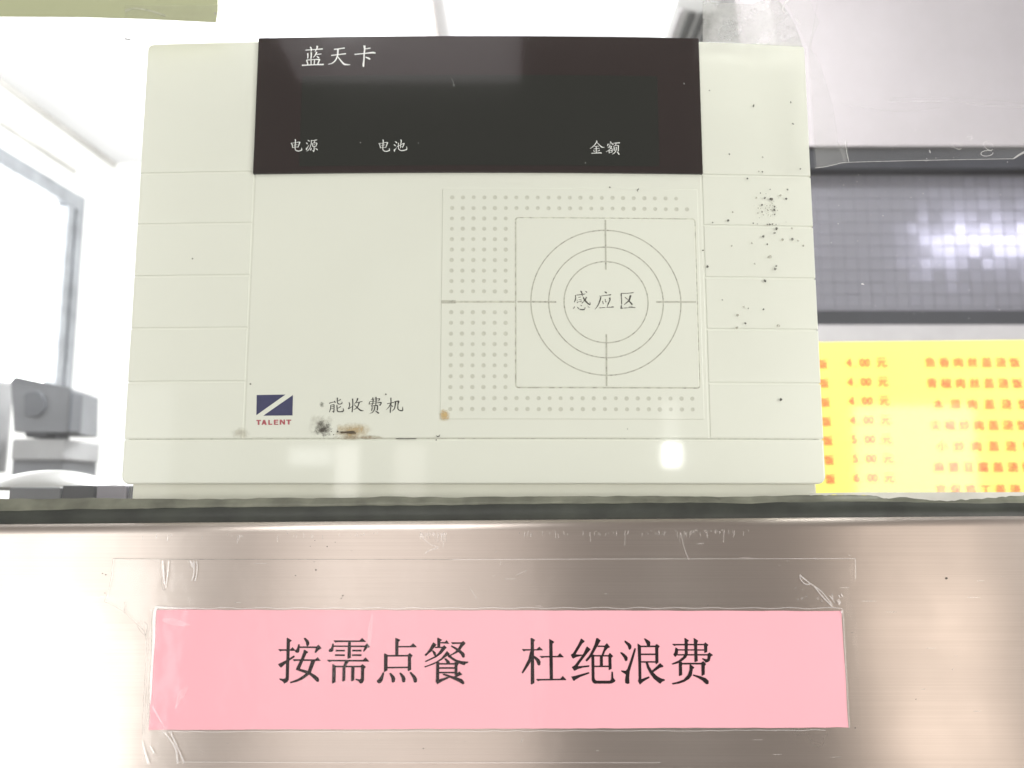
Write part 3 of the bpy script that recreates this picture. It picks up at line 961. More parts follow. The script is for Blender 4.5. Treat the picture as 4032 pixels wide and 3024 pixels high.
for p in ([(120, 170), (1375, 150), (105, 1050)], [(1700, 170), (1680, 1060), (405, 1072)]):
    flat_polys('logo_triangle', [lg(p)], M['navy'], cpn, front, .00006)
for p in ([(105, 1255), (305, 1255), (305, 1305), (245, 1305), (240, 1470), (165, 1470), (165, 1305), (110, 1305)],
          [(400, 1255), (490, 1255), (560, 1475), (480, 1475), (470, 1430), (400, 1430), (390, 1475), (330, 1475)],
          [(625, 1255), (690, 1255), (690, 1420), (800, 1420), (800, 1470), (625, 1470)],
          [(868, 1245), (1060, 1245), (1060, 1290), (940, 1290), (940, 1330), (1045, 1330), (1045, 1370), (940, 1370), (940, 1425), (1060, 1425), (1060, 1470), (868, 1470)],
          [(1125, 1240), (1200, 1240), (1290, 1360), (1290, 1240), (1355, 1240), (1355, 1460), (1290, 1460), (1195, 1330), (1190, 1460), (1120, 1460)],
          [(1405, 1240), (1625, 1240), (1625, 1290), (1555, 1290), (1550, 1455), (1475, 1455), (1475, 1290), (1405, 1290)]):
    flat_polys('logo_letter', [lg(p)], M['redp'], cpn, front, .00006)


# ---------------------------------------------------------------- grime on the terminal
def blob(u, v, ru, rv=None, ang=0.0, n=9, jag=.25):
    rv = rv or ru
    out = []
    for i in range(n):
        a = 2 * math.pi * i / n
        k = 1 + random.uniform(-jag, jag)
        x, y = ru * k * math.cos(a), rv * k * math.sin(a)
        out.append(dev(u + x * math.cos(ang) - y * math.sin(ang), v + x * math.sin(ang) + y * math.cos(ang)))
    return out[::-1]


spk, spl_ = [], []
Z6 = .42194                                      # pixels of the enlarged view that the specks were read from
for x, y, r, dk in ((640, 22, 6, 1), (952, 50, 8, 0), (915, 182, 7, 0), (948, 187, 7, 1), (1301, 160, 7, 1), (808, 249, 7, 1), (1020, 350, 6, 1), (1182, 351, 8, 1),
                    (930, 385, 5, 1), (893, 430, 11, 0), (970, 430, 10, 1), (1030, 440, 13, 1), (1115, 407, 11, 0), (1170, 438, 8, 1), (944, 495, 10, 1), (1062, 511, 7, 1),
                    (1058, 543, 10, 1), (1062, 584, 7, 1), (945, 560, 8, 1), (905, 570, 8, 0), (670, 562, 7, 0), (630, 640, 10, 1), (485, 659, 6, 1), (862, 665, 7, 1),
                    (902, 673, 4, 1), (993, 676, 6, 1), (1017, 677, 8, 1), (1042, 673, 7, 1), (1075, 678, 5, 1), (1080, 718, 11, 1), (1062, 757, 10, 1), (957, 787, 10, 1),
                    (1224, 713, 9, 0), (1137, 819, 11, 0), (1227, 815, 11, 1), (1282, 828, 9, 0), (1329, 876, 10, 0), (852, 852, 9, 0), (664, 875, 8, 0), (993, 861, 7, 1),
                    (394, 919, 7, 1), (1015, 980, 17, 0), (437, 1070, 11, 1), (875, 1044, 8, 0), (1076, 1065, 8, 1), (1066, 1092, 12, 1), (972, 1203, 14, 1), (574, 1380, 5, 1),
                    (777, 1447, 12, 0), (817, 1460, 7, 1), (958, 1468, 8, 1), (716, 1523, 12, 0), (788, 1597, 9, 1), (1098, 1622, 13, 0), (712, 1640, 12, 0)):
    u, v = 2600 + x * Z6, 600 + y * Z6
    (spk if dk else spl_).append(blob(u, v, r * Z6 * 1.15, r * Z6 * random.uniform(.8, 1.25), random.uniform(0, 3)))
for x, y, r in ((297, 555, 5), (565, 647, 8), (790, 627, 6), (803, 757, 6), (418, 942, 5)):
    spk.append(blob(2600 + x * .6474, y * .6474, r * .6474 * 1.1, r * .6474 * .7, random.uniform(0, 3)))
for i in range(46):
    a, d = random.uniform(0, 6.28), abs(random.gauss(0, 28))
    spl_.append(blob(3030 + d * math.cos(a), 820 + d * 1.1 * math.sin(a), random.uniform(1, 2.6)))
for u, v, r in ((2400, 740, 3), (1520, 1553, 3), (760, 1020, 3), (988, 1513, 3.5), (3073, 1574, 6), (1718, 1733, 3), (2470, 1690, 2), (1330, 1700, 4), (1306, 1700, 2.5), (1315, 1712, 2)):
    spk.append(blob(u, v, r))
spk.append([dev(*p) for p in ((1716, 1714), (1726, 1718), (1733, 1710), (1731, 1720), (1722, 1722))][::-1])
spk.append([dev(*p) for p in ((2517, 744), (2510, 752), (2513, 760), (2507, 752), (2511, 745))][::-1])
tag(flat_polys('grime_specks', spk, M['speck'], T, front, .0007, 0), kind='stuff')
tag(flat_polys('pale_grime_specks', spl_, M['speck_l'], T, front, .00066, 0), kind='stuff')
chip = [(1340, 1700), (1346, 1699), (1358, 1700), (1372, 1698), (1393, 1697), (1398, 1700), (1405, 1708), (1402, 1709), (1392, 1708), (1378, 1708), (1362, 1706), (1344, 1707)]
flat_polys('brown_chip', [[dev(*p) for p in chip][::-1]], M['chip'], cpn, front, .0009)


def stain(u, v, ru, rv, col, strength, scale, thresh, lift, name='stain'):
    a, b = dev(u - ru, v + rv), dev(u + ru, v - rv)
    c = dev(u, v)
    m = stain_mat('stain', col, strength, scale, (c[0] - base.x, 0, c[1] - base.z), (b[0] - a[0]) / 2, thresh, (b[1] - a[1]) / (b[0] - a[0]))
    return flat_polys(name, [[a, (b[0], a[1]), b, (a[0], b[1])]], m, cpn, front, lift)


stain(1272, 1686, 52, 44, (0.055, 0.045, 0.035), .9, 480, .28, .00010)
stain(1262, 1672, 62, 56, (0.33, 0.30, 0.24), .4, 220, .20, .00008)
stain(1385, 1700, 95, 46, (0.52, 0.36, 0.16), .62, 160, .16, .00012)
stain(1420, 1722, 130, 12, (0.36, 0.27, 0.16), .6, 300, .22, .00014)
stain(1752, 1632, 30, 34, (0.62, 0.42, 0.17), .8, 180, .12, .00040)
stain(1268, 1594, 12, 16, (0.20, 0.20, 0.17), .6, 500, .18, .0001)
stain(950, 1705, 55, 36, (0.46, 0.40, 0.30), .35, 260, .35, .0005)
strip(1560, 1728, 1640, 1728, 4, M['speck'], T, .00065, 'grime_smear')
# dirt lying in the joints
gv = zbot
for xa, xb in ((xl + .002, -.03), (-.03, xr - .002)):
    bm = bmesh.new()
    q = [[bm.verts.new((xa + (xb - xa) * i / 24, front(xa + (xb - xa) * i / 24) + .00022, gv + d)) for d in (-.00020, .00020)] for i in range(25)]
    for i in range(24):
        bm.faces.new((q[i][0], q[i + 1][0], q[i + 1][1], q[i][1]))
    obj('joint_grime', bm, M['line'], T)


# ---------------------------------------------------------------- steel counter front with a rolled top edge
YS = -0.012
cs = at(2016, 2049, YS)
SR = .0040
tilt = math.atan2(at(4032, 2033, YS).z - at(0, 2065, YS).z, at(4032, 2033, YS).x - at(0, 2065, YS).x)
prof = [(-0.20, 0.0)]                            # (z, y) down the front face, over the bend and back under the glass
for i in range(9):
    a = R(90 * i / 8)
    prof.append((cs.z - SR + SR * math.sin(a), SR - SR * math.cos(a)))
prof.append((cs.z, .10))
sc_ = thing('steel_counter', (0, YS, -0.2), 'brushed stainless steel counter front with a rounded top edge below the glass', 'counter')
bm = bmesh.new()
uvl = bm.loops.layers.uv.new('brush')
xs_ = [-0.42 + .84 * i / 24 for i in range(25)]
grid = [[bm.verts.new((x, YS + y, z + math.tan(tilt) * x)) for z, y in prof] for x in xs_]
for i in range(24):
    for j in range(len(prof) - 1):
        bm.faces.new((grid[i][j], grid[i + 1][j], grid[i + 1][j + 1], grid[i][j + 1]))
for f in bm.faces:
    for l in f.loops:
        l[uvl].uv = (l.vert.co.x, l.vert.co.z - l.vert.co.y)
st_o = obj('front_sheet', bm, M['steel'], sc_, True)
# fine scratches and specks on the sheet
sy = lambda x: YS
polys = []


def spoly(pts, w=2.2):
    return [xz(u, v, YS) for u, v in ribbon([(u, v, w) for u, v in pts], len(pts) > 2)]


for i in range(150):
    u = random.choice((random.uniform(560, 1500), random.uniform(1650, 1760), random.uniform(2040, 3000), random.uniform(2040, 3000)))
    v = 2094 - (u - 2016) * .0078 + random.uniform(-4, 8)
    h = random.expovariate(1 / 9) + 4
    polys.append(spoly([(u, v), (u + random.uniform(-3, 3), v + h)], random.uniform(1.2, 2.6)))
for i in range(90):
    u, v = random.uniform(60, 3980), random.uniform(2110, 3010)
    L, a = random.expovariate(1 / 14) + 5, random.choice((0, 0, 0, random.uniform(0, 3.1)))
    polys.append(spoly([(u, v), (u + L * math.cos(a), v + L * math.sin(a))], random.uniform(.8, 1.6)))
polys += [spoly(p, 3) for p in ([(1655, 2095), (1668, 2120), (1695, 2143), (1725, 2155), (1690, 2168), (1672, 2180)], [(2680, 2096), (2695, 2160), (2712, 2204)])]
tag(flat_polys('scratches', polys, M['scratch'], sc_, sy, .00006, 1e-7), kind='stuff')
polys = [[xz(u + r * math.cos(k * 1.05), v + r * .8 * math.sin(k * 1.05), YS) for k in range(6)][::-1] for u, v, r in
         ((1244, 2244, 4), (1237, 2212, 2), (1164, 2266, 3), (1350, 2345, 3.5), (1344, 2356, 3), (3726, 2277, 6), (3367, 2866, 3), (404, 2258, 3), (417, 2263, 3), (413, 2335, 2.5),
          (1222, 2151, 2), (1240, 2128, 2), (1288, 2152, 3), (1320, 2135, 2), (3606, 2753, 2.5), (1667, 2947, 3))]
tag(flat_polys('dark_specks', polys, M['speck'], sc_, sy, .00008, 1e-7), kind='stuff')

# ---------------------------------------------------------------- window glass, gasket and silicone
zg = cs.z - .004
tag(boxo('serving_window_glass', (-0.42, 0.42, 0.0, 0.005, zg + .003, 0.42), M['glass']), 'large clear glass pane of the serving window in front of the terminal', 'glass')


def strip_grid(name, topf, botf, yprof, m, parent=None, nx=260, nz=8):
    bm = bmesh.new()
    g = []
    for i in range(nx + 1):
        x = -0.40 + .80 * i / nx
        zt, zb = topf(x), botf(x)
        g.append([bm.verts.new((x, yprof(j / nz, x), zt + (zb - zt) * j / nz)) for j in range(nz + 1)])
    for i in range(nx):
        for j in range(nz):
            bm.faces.new((g[i][j], g[i + 1][j], g[i + 1][j + 1], g[i][j + 1]))
    return obj(name, bm, m, parent, True)


def fn(x, s, seed=0.0, oct_=4):
    return noise.fractal(Vector((x * s, seed, 0.3)), 0.9, 2.0, oct_)


steelz = lambda x: cs.z + math.tan(tilt) * x
gz_top = lambda x: at(2016, 1994, -.003).z + math.tan(tilt) * .6 * x + .0006 * fn(x, 30, 5) + .0010 * math.sin(x * 9 + 1)
gas = thing('window_caulk', (0, -.003, cs.z), 'dark green grey dirty silicone gasket strip resting on the steel edge under the glass', 'caulk')  # no rubber part: dark lower silicone split off as its own strip
strip_grid('caulk_strip', lambda x: gz_top(x) + .0016, lambda x: steelz(x) - .0004,
           lambda t, x: -.0012 - .0045 * math.sin(min(1, t * 1.15) * math.pi * .5) - .0003 * fn(x, 60, 2), M['caulk'], gas)
sil = thing('silicone_bead', (0, -.002, cs.z + .004), 'uneven smeared grey olive silicone seal along the bottom of the glass', 'sealant')
ztop = lambda x: at(2016, 1957, 0).z + .0035 * x + .0005 * fn(x, 16, 1) + .0003 * fn(x, 110, 3, 5)
strip_grid('silicone_smear', ztop, lambda x: gz_top(x) - .0002 + .0005 * fn(x, 50, 8),
           lambda t, x: -.00015 - .0026 * math.sin(t * math.pi * .55) ** 1.3 - .0002 * fn(x, 90, 4) * t, M['silicone'], sil)
# pale torn flap of silicone at the right
fl = [(3190, 1950), (3300, 1948), (3420, 1950), (3450, 1954), (3480, 1962), (3500, 1964), (3540, 1957), (3590, 1960), (3640, 1967), (3720, 1972), (3820, 1966), (3960, 1955), (4060, 1950),
      (4060, 1938), (3900, 1938), (3600, 1938), (3400, 1938), (3190, 1942)]
dense = []
for (a, b) in zip(fl, fl[1:] + fl[:1]):
    n = max(2, int(abs(b[0] - a[0]) / 9))
    for i in range(n):
        t = i / n
        dense.append((a[0] + (b[0] - a[0]) * t, a[1] + (b[1] - a[1]) * t + (3.5 * fn(a[0] + (b[0] - a[0]) * t, .045, a[1] * .01) if a[1] > 1945 else 0)))
fl = dense
flat_polys('silicone_flap', [[xz(u, v, -.0034) for u, v in fl]], M['silicone_l'], sil, lambda x: -.0034, 0)

# ---------------------------------------------------------------- pink notice under clear tape
YP = YS - .00035
pa = thing('pink_notice', (0, YP, at(2016, 2870, YP).z), 'long pink paper notice with black Chinese lettering taped to the steel', 'notice')
edge = []
cn = [(616, 2401), (585, 2874), (3341, 2864), (3313, 2406)]
for (a, b), n in zip(zip(cn, cn[1:] + cn[:1]), (10, 60, 10, 60)):
    for i in range(n):
        t = i / n
        edge.append((a[0] + (b[0] - a[0]) * t + random.uniform(-1.2, 1.2), a[1] + (b[1] - a[1]) * t + random.uniform(-1.2, 1.2)))
edge = [xz(u, v, YP) for u, v in edge]
plate('paper', edge, M['pink'], pa, depth=.0003, bev=.00002, yf=lambda x: YP, step=0, seg=1)

rc = lambda a, b, c, d: [(a, b), (c, b), (c, d), (a, d)]
SONG = [
    (1080, [[(405, 100), (440, 92), (575, 180), (560, 200), (515, 235), (500, 700), (490, 1000), (480, 1350), (475, 1460), (430, 1540), (320, 1590), (285, 1530), (170, 1460), (170, 1418), (300, 1432), (355, 1415), (372, 1380), (380, 1000), (395, 750), (400, 400)],
            [(140, 465), (400, 465), (520, 470), (600, 398), (690, 500), (665, 520), (240, 520), (200, 545), (140, 490)],
            [(130, 950), (380, 830), (640, 668), (672, 700), (660, 730), (500, 840), (360, 950), (230, 1065), (200, 1060), (130, 970)],
            [(965, 95), (1020, 92), (1120, 180), (1150, 260), (1135, 330), (1090, 370), (1060, 370), (1030, 240), (970, 130)],
            [(780, 305), (835, 305), (825, 500), (810, 560), (770, 585), (715, 580), (670, 530), (690, 490), (735, 460), (770, 360)],
            [(825, 372), (1380, 375), (1445, 315), (1548, 435), (1430, 510), (1360, 590), (1320, 575), (1325, 540), (1360, 430), (825, 425)],
            [(965, 485), (1000, 482), (1110, 555), (1100, 585), (1060, 600), (1030, 660), (840, 1100), (1100, 1170), (1200, 1230), (1340, 1310), (1450, 1400), (1470, 1480), (1450, 1530), (1400, 1535), (1330, 1470), (1190, 1330), (1110, 1280), (900, 1210), (705, 1135), (715, 1095), (880, 760), (960, 540)],
            [(1210, 830), (1350, 830), (1200, 1220), (1110, 1320), (930, 1450), (740, 1530), (525, 1580), (520, 1530), (600, 1505), (800, 1420), (980, 1300), (1100, 1170)],
            [(605, 795), (640, 790), (1340, 795), (1420, 722), (1525, 845), (1380, 850), (720, 845), (650, 862)]]),
    (1280, [[(280, 175), (1130, 178), (1210, 95), (1335, 215), (1320, 230), (400, 238), (340, 255), (285, 205)],
            [(750, 200), (845, 200), (845, 745), (740, 785), (728, 740)],
            [(235, 280), (280, 280), (290, 350), (270, 520), (210, 560), (130, 550), (115, 500), (150, 455), (195, 430), (220, 350)],
            [(285, 342), (1300, 345), (1380, 270), (1475, 400), (1380, 425), (1275, 548), (1238, 535), (1290, 400), (285, 390)],
            rc(345, 482, 648, 540), rc(325, 630, 645, 690), rc(888, 480, 1192, 540), rc(883, 630, 1190, 690),
            [(72, 808), (1240, 812), (1325, 730), (1440, 855), (1430, 870), (220, 862), (140, 885), (80, 840)],
            [(650, 840), (795, 850), (690, 1000), (665, 1050), (575, 1050), (620, 950)],
            [(243, 955), (270, 955), (350, 1000), (355, 1040), (345, 1540), (240, 1590), (230, 1550)],
            [(345, 1003), (1170, 1003), (1225, 950), (1340, 1045), (1280, 1100), (1275, 1470), (1240, 1550), (1180, 1590), (1140, 1570), (1080, 1500), (1000, 1470), (1000, 1425), (1130, 1450), (1175, 1420), (1180, 1055), (345, 1055)],
            [(575, 1040), (670, 1040), (662, 1485), (580, 1525), (565, 1490)], [(862, 1040), (965, 1040), (955, 1470), (875, 1515), (852, 1490)]]),
    (1470, [[(715, 100), (750, 98), (880, 155), (870, 185), (825, 235), (820, 700), (715, 700)],
            [(820, 360), (1210, 355), (1300, 268), (1420, 385), (1400, 405), (820, 410)],
            [(350, 605), (390, 605), (470, 650), (465, 1160), (345, 1220), (345, 1150)],
            [(460, 652), (1130, 648), (1190, 582), (1290, 675), (1235, 740), (1240, 1130), (1150, 1185), (1122, 1160), (1130, 705), (460, 710)],
            [(460, 1040), (1130, 1032), (1130, 1085), (460, 1095)],
            [(305, 1225), (355, 1220), (350, 1300), (310, 1480), (250, 1560), (185, 1585), (120, 1540), (115, 1495), (190, 1420), (260, 1320)],
            [(525, 1240), (580, 1240), (690, 1350), (720, 1430), (700, 1530), (640, 1560), (605, 1540), (585, 1400), (530, 1280)],
            [(855, 1230), (905, 1230), (1020, 1340), (1055, 1430), (1040, 1530), (985, 1552), (945, 1530), (920, 1390), (860, 1270)],
            [(1190, 1215), (1230, 1205), (1380, 1340), (1430, 1430), (1430, 1530), (1370, 1560), (1325, 1540), (1290, 1410), (1195, 1250)]]),
    (1660, [[(510, 95), (540, 85), (665, 155), (655, 180), (615, 210), (612, 420), (515, 420)], [(610, 230), (760, 228), (820, 165), (910, 290), (610, 275)],
            [(385, 235), (495, 320), (440, 380), (370, 470), (330, 540), (230, 610), (150, 690), (105, 670), (105, 630), (170, 580), (260, 450), (330, 320)],
            [(430, 385), (680, 385), (745, 332), (825, 415), (780, 460), (640, 620), (500, 720), (330, 800), (130, 892), (110, 850), (300, 760), (440, 690), (560, 570), (640, 450), (650, 430), (430, 430)],
            [(335, 510), (385, 500), (460, 570), (475, 640), (450, 690), (410, 680), (385, 620)],
            [(958, 235), (1300, 240), (1360, 195), (1440, 265), (1400, 320), (1340, 380), (1270, 480), (1190, 570), (1000, 660), (930, 690), (915, 660), (1080, 560), (1200, 430), (1265, 300), (1270, 292), (1060, 295), (1010, 305)],
            [(965, 345), (1010, 350), (1170, 430), (1300, 510), (1390, 590), (1415, 640), (1410, 720), (1375, 748), (1335, 730), (1270, 620), (1190, 550), (1110, 480), (960, 380)],
            [(830, 520), (930, 620), (800, 710), (640, 830), (400, 960), (110, 1065), (90, 1030), (300, 950), (480, 870), (640, 760), (740, 640)],
            [(850, 650), (930, 640), (1000, 720), (1150, 810), (1300, 850), (1530, 870), (1525, 905), (1430, 950), (1400, 985), (1340, 975), (1150, 900), (1000, 810), (860, 710)],
            [(735, 770), (800, 760), (910, 850), (930, 900), (925, 940), (820, 930), (800, 860)],
            rc(570, 915, 1090, 968), rc(570, 1050, 1090, 1105), rc(570, 1200, 1080, 1252),
            [(480, 880), (580, 880), (575, 1450), (590, 1480), (520, 1608), (460, 1510), (475, 1440)],
            [(520, 1530), (590, 1440), (840, 1370), (930, 1390), (700, 1500), (590, 1560), (520, 1608)],
            [(1080, 880), (1230, 900), (1175, 1010), (1170, 1300), (1080, 1300)],
            [(700, 1265), (760, 1265), (1000, 1340), (1150, 1380), (1320, 1440), (1390, 1520), (1400, 1590), (1350, 1612), (1240, 1540), (950, 1400), (700, 1300)],
            [(1080, 1340), (1190, 1230), (1240, 1190), (1335, 1290), (1150, 1370), (1050, 1390)]]),
    (2040, [[(405, 100), (445, 95), (565, 165), (520, 215), (525, 900), (535, 1570), (440, 1625), (410, 1600), (415, 800)],
            [(130, 458), (600, 465), (695, 380), (810, 490), (800, 505), (250, 515), (185, 540), (130, 480)],
            [(400, 520), (500, 700), (420, 870), (330, 1020), (210, 1190), (150, 1265), (115, 1225), (200, 1060), (330, 800)],
            [(500, 660), (590, 710), (700, 800), (740, 880), (725, 980), (685, 1002), (640, 980), (590, 850), (520, 760)],
            [(1015, 135), (1040, 135), (1175, 215), (1165, 260), (1125, 280), (1135, 900), (1140, 1460), (1035, 1460), (1025, 900)],
            [(700, 685), (1290, 683), (1370, 595), (1490, 715), (1480, 730), (870, 735), (770, 758)],
            [(585, 1435), (1380, 1428), (1460, 1335), (1575, 1460), (1560, 1475), (720, 1490), (645, 1510)]]),
    (2235, [[(430, 120), (465, 125), (560, 200), (545, 235), (480, 280), (330, 520), (265, 630), (400, 640), (510, 640), (440, 690), (300, 720), (180, 775), (150, 750), (100, 650), (180, 590), (330, 340), (400, 200)],
            [(635, 370), (755, 465), (740, 490), (650, 590), (420, 890), (335, 1020), (480, 1010), (700, 990), (718, 1020), (690, 1048), (500, 1070), (330, 1120), (230, 1175), (190, 1140), (135, 1050), (230, 990), (400, 770), (520, 600), (590, 440)],
            [(118, 1360), (240, 1335), (690, 1212), (718, 1245), (680, 1275), (420, 1370), (280, 1450), (215, 1500), (180, 1490)],
            [(935, 105), (985, 100), (1085, 180), (1060, 220), (1000, 320), (850, 590), (760, 730), (640, 865), (590, 850), (590, 810), (700, 680), (800, 490), (880, 310)],
            [(990, 345), (1210, 345), (1285, 265), (1390, 400), (1310, 435), (1230, 530), (1180, 660), (1110, 660), (1130, 590), (1190, 440), (1190, 395), (975, 395)],
            [(850, 655), (1330, 655), (1380, 580), (1490, 690), (1430, 750), (1440, 1100), (1360, 1150), (1340, 1140), (1330, 705), (850, 705)],
            [(1055, 690), (1150, 690), (1155, 1010), (1055, 1010)], rc(870, 1000, 1340, 1050),
            [(775, 640), (870, 640), (880, 1400), (900, 1460), (950, 1490), (1380, 1492), (1420, 1450), (1432, 1200), (1480, 1200), (1495, 1400), (1565, 1490), (1540, 1530), (1450, 1580), (1350, 1590), (880, 1590), (820, 1550), (790, 1480)]]),
    (2430, [[(235, 190), (270, 182), (420, 280), (470, 350), (470, 430), (415, 490), (380, 470), (340, 360), (240, 235)],
            [(105, 560), (160, 565), (290, 660), (345, 730), (340, 830), (290, 862), (255, 840), (215, 740), (105, 595)],
            [(565, 430), (615, 440), (600, 530), (520, 830), (450, 1060), (410, 1200), (395, 1400), (405, 1580), (340, 1605), (265, 1570), (255, 1480), (280, 1290), (135, 1195), (135, 1155), (280, 1170), (330, 1110), (420, 860), (545, 480)],
            [(870, 115), (920, 112), (1060, 200), (1085, 240), (1080, 370), (980, 370), (970, 310), (920, 210)],
            [(665, 285), (695, 290), (780, 350), (785, 900), (795, 1440), (1040, 1350), (1065, 1380), (1050, 1405), (860, 1520), (745, 1625), (725, 1590), (675, 1500), (700, 1440), (690, 900)],
            [(770, 348), (1235, 345), (1295, 290), (1395, 370), (1345, 430), (1350, 900), (1275, 960), (1250, 930), (1240, 400), (770, 400)],
            rc(775, 605, 1245, 658), rc(775, 855, 1250, 905),
            [(925, 890), (1000, 890), (1060, 1040), (1160, 1200), (1290, 1330), (1420, 1410), (1560, 1450), (1555, 1490), (1460, 1530), (1415, 1592), (1370, 1570), (1200, 1430), (1080, 1270), (980, 1080)],
            [(1405, 915), (1510, 1010), (1500, 1045), (1400, 1070), (1180, 1215), (1120, 1180), (1330, 990)]]),
    (2625, [[(185, 290), (1215, 290), (1260, 240), (1370, 325), (1330, 370), (1325, 560), (1240, 590), (1225, 570), (1215, 340), (330, 345), (250, 360), (190, 320)],
            [(370, 465), (1220, 468), (1220, 515), (370, 512)],
            [(285, 410), (305, 410), (380, 460), (375, 520), (360, 640), (290, 720), (265, 710), (215, 640), (260, 560)],
            [(350, 625), (1330, 622), (1400, 570), (1508, 650), (1490, 685), (1445, 700), (1410, 840), (1350, 890), (1260, 905), (1250, 870), (1155, 790), (1165, 755), (1290, 790), (1330, 770), (1335, 675), (350, 672)],
            [(580, 105), (600, 95), (730, 180), (690, 230), (690, 640), (640, 740), (480, 870), (330, 940), (185, 970), (160, 940), (240, 900), (380, 840), (530, 720), (590, 620)],
            [(880, 105), (900, 100), (1030, 185), (1010, 230), (995, 280), (1010, 700), (1018, 850), (930, 890), (905, 880), (900, 500)],
            [(395, 880), (500, 880), (508, 1310), (415, 1345), (400, 1330)],
            [(450, 908), (1125, 905), (1190, 850), (1285, 940), (1280, 970), (1245, 1000), (1245, 1290), (1150, 1340), (1140, 1320), (1130, 965), (450, 965)],
            [(750, 940), (800, 980), (905, 1055), (890, 1085), (855, 1110), (820, 1320), (740, 1430), (580, 1530), (400, 1590), (190, 1620), (175, 1570), (350, 1530), (560, 1450), (690, 1300), (740, 1150)],
            [(850, 1300), (880, 1290), (1090, 1340), (1280, 1410), (1370, 1500), (1370, 1590), (1330, 1612), (1280, 1600), (1150, 1480), (1020, 1400), (860, 1330)]]),
]
KS = 200 / 1659
for ox, strokes in SONG:
    flat_polys('character', [[xz(ox + x * KS, 2500 + y * KS, YP) for x, y in st] for st in strokes], M['inkp'], pa, lambda x: YP, .00003)

# clear tape laid over the notice
YTP = YS - .00075
tp = thing('clear_tape', (0, YTP, at(2016, 3010, YTP).z), 'wide clear adhesive tape with wrinkled edges covering the pink notice', 'tape')
out = [(445, 2200), (800, 2202), (1400, 2203), (2000, 2202), (2800, 2200), (3367, 2199), (3369, 2282), (3340, 2330), (3372, 2420), (3385, 2700), (3392, 3004), (2600, 3004), (1500, 3005), (700, 3006),
       (560, 3000), (560, 2880), (566, 2700), (572, 2640), (574, 2505), (555, 2480), (532, 2450), (490, 2410), (436, 2378), (412, 2368), (420, 2348), (434, 2290)]
flat_polys('tape_film', [[xz(u, v, YTP) for u, v in out]], M['tape'], tp, lambda x: YTP, 0)


def crease(pts, w, m, parent, Y, lift=.00004, name='crease'):
    poly = [xz(u, v, Y) for u, v in ribbon([(u, v, w if not hasattr(w, '__len__') else w[i]) for i, (u, v) in enumerate(pts)])]
    return flat_polys(name, [poly], m, parent, lambda x: Y, lift)


C = lambda pts, w, m='bead': crease(pts, w, M[m], tp, YTP)
# edge lines of the tape
C([(445, 2200), (700, 2202), (1100, 2203), (1500, 2203), (1780, 2204)], 1.8, 'beadk')
C([(1780, 2203), (2400, 2201), (3000, 2200), (3367, 2199)], 1.6)
C([(3367, 2199), (3369, 2240), (3369, 2282)], 1.6)
C([(445, 2200), (436, 2285), (420, 2345), (412, 2368), (436, 2378), (490, 2410), (532, 2450), (574, 2503), (572, 2640), (566, 2760), (561, 2890)], 2.0, 'beadk')
C([(700, 3000), (1500, 3003), (2600, 3003)], 1.4)
# raised wrinkles
C([(641, 2208), (643, 2250), (647, 2300)], (7, 9, 5))
C([(664, 2208), (660, 2260), (652, 2312)], (4, 5, 4))
C([(633, 2206), (634, 2260), (640, 2318), (652, 2322)], 2, 'beadk')
C([(748, 2208), (756, 2222), (758, 2234)], (7, 8, 5))
C([(762, 2208), (760, 2235)], 5)
C([(772, 2210), (776, 2225), (774, 2260), (768, 2288)], (4, 5, 4, 5))
C([(766, 2215), (763, 2260), (756, 2286)], 5)
C([(490, 2372), (489, 2415)], 3, 'beadk')
C([(556, 2440), (540, 2462), (568, 2500), (578, 2485), (580, 2462), (568, 2448)], 2, 'beadk')
# white gap of trapped air along the paper's left edge and rippled air along top and bottom
C([(618, 2392), (608, 2420), (606, 2520), (600, 2610), (595, 2700), (592, 2770)], (8, 12, 10, 8, 9, 5))
C([(604, 2396), (598, 2440), (597, 2560), (590, 2660), (582, 2760), (582, 2860)], 2.2, 'beadk')
C([(612, 2390), (700, 2394), (780, 2394)], (10, 6, 4))
pts = [(780 + i * 40, 2394 + 2.2 * math.sin(i * 1.7) + random.uniform(-1, 1)) for i in range(63)] + [(3312, 2396), (3318, 2410), (3321, 2440)]
C(pts, 2.6)
C([(3313, 2405), (3317, 2412)], 9)
C([(3321, 2440), (3330, 2600), (3345, 2866)], 2.6)
pts = [(640 + i * 45, 2882 - i * .12 + random.uniform(-2, 2)) for i in range(59)]
C(pts, 2.4)
C([(650, 2885), (690, 2945), (700, 3004)], (4, 6, 9))
C([(672, 2884), (695, 2935), (726, 3004)], (6, 5, 6))
C([(560, 2920), (572, 2965), (585, 3005)], (4, 7, 12))
C([(590, 2935), (606, 2965)], (4, 8))
C([(3150, 2262), (3158, 2272), (3190, 2297), (3230, 2325), (3262, 2362), (3278, 2384)], (4, 5, 4, 4, 4, 3))
C([(3150, 2262), (3152, 2280), (3172, 2300), (3200, 2303), (3235, 2345), (3276, 2388)], (4, 3, 4, 4, 5, 4))
for u, v, r in ((3158, 2356, 6), (3175, 2348, 4), (3142, 2360, 4), (3220, 2356, 6), (3236, 2366, 5), (3132, 2315, 3.5)):
    flat_polys('air_bubble', [[xz(u + r * math.cos(k * .8), v + r * math.sin(k * .8), YTP) for k in range(8)][::-1]], M['film_f'], tp, lambda x: YTP, .00005)
for i in range(16):
    u, v = random.uniform(3262, 3312), random.uniform(2335, 2370)
    C([(u, v), (u + random.uniform(4, 10), v + random.uniform(6, 16))], random.uniform(2, 4))
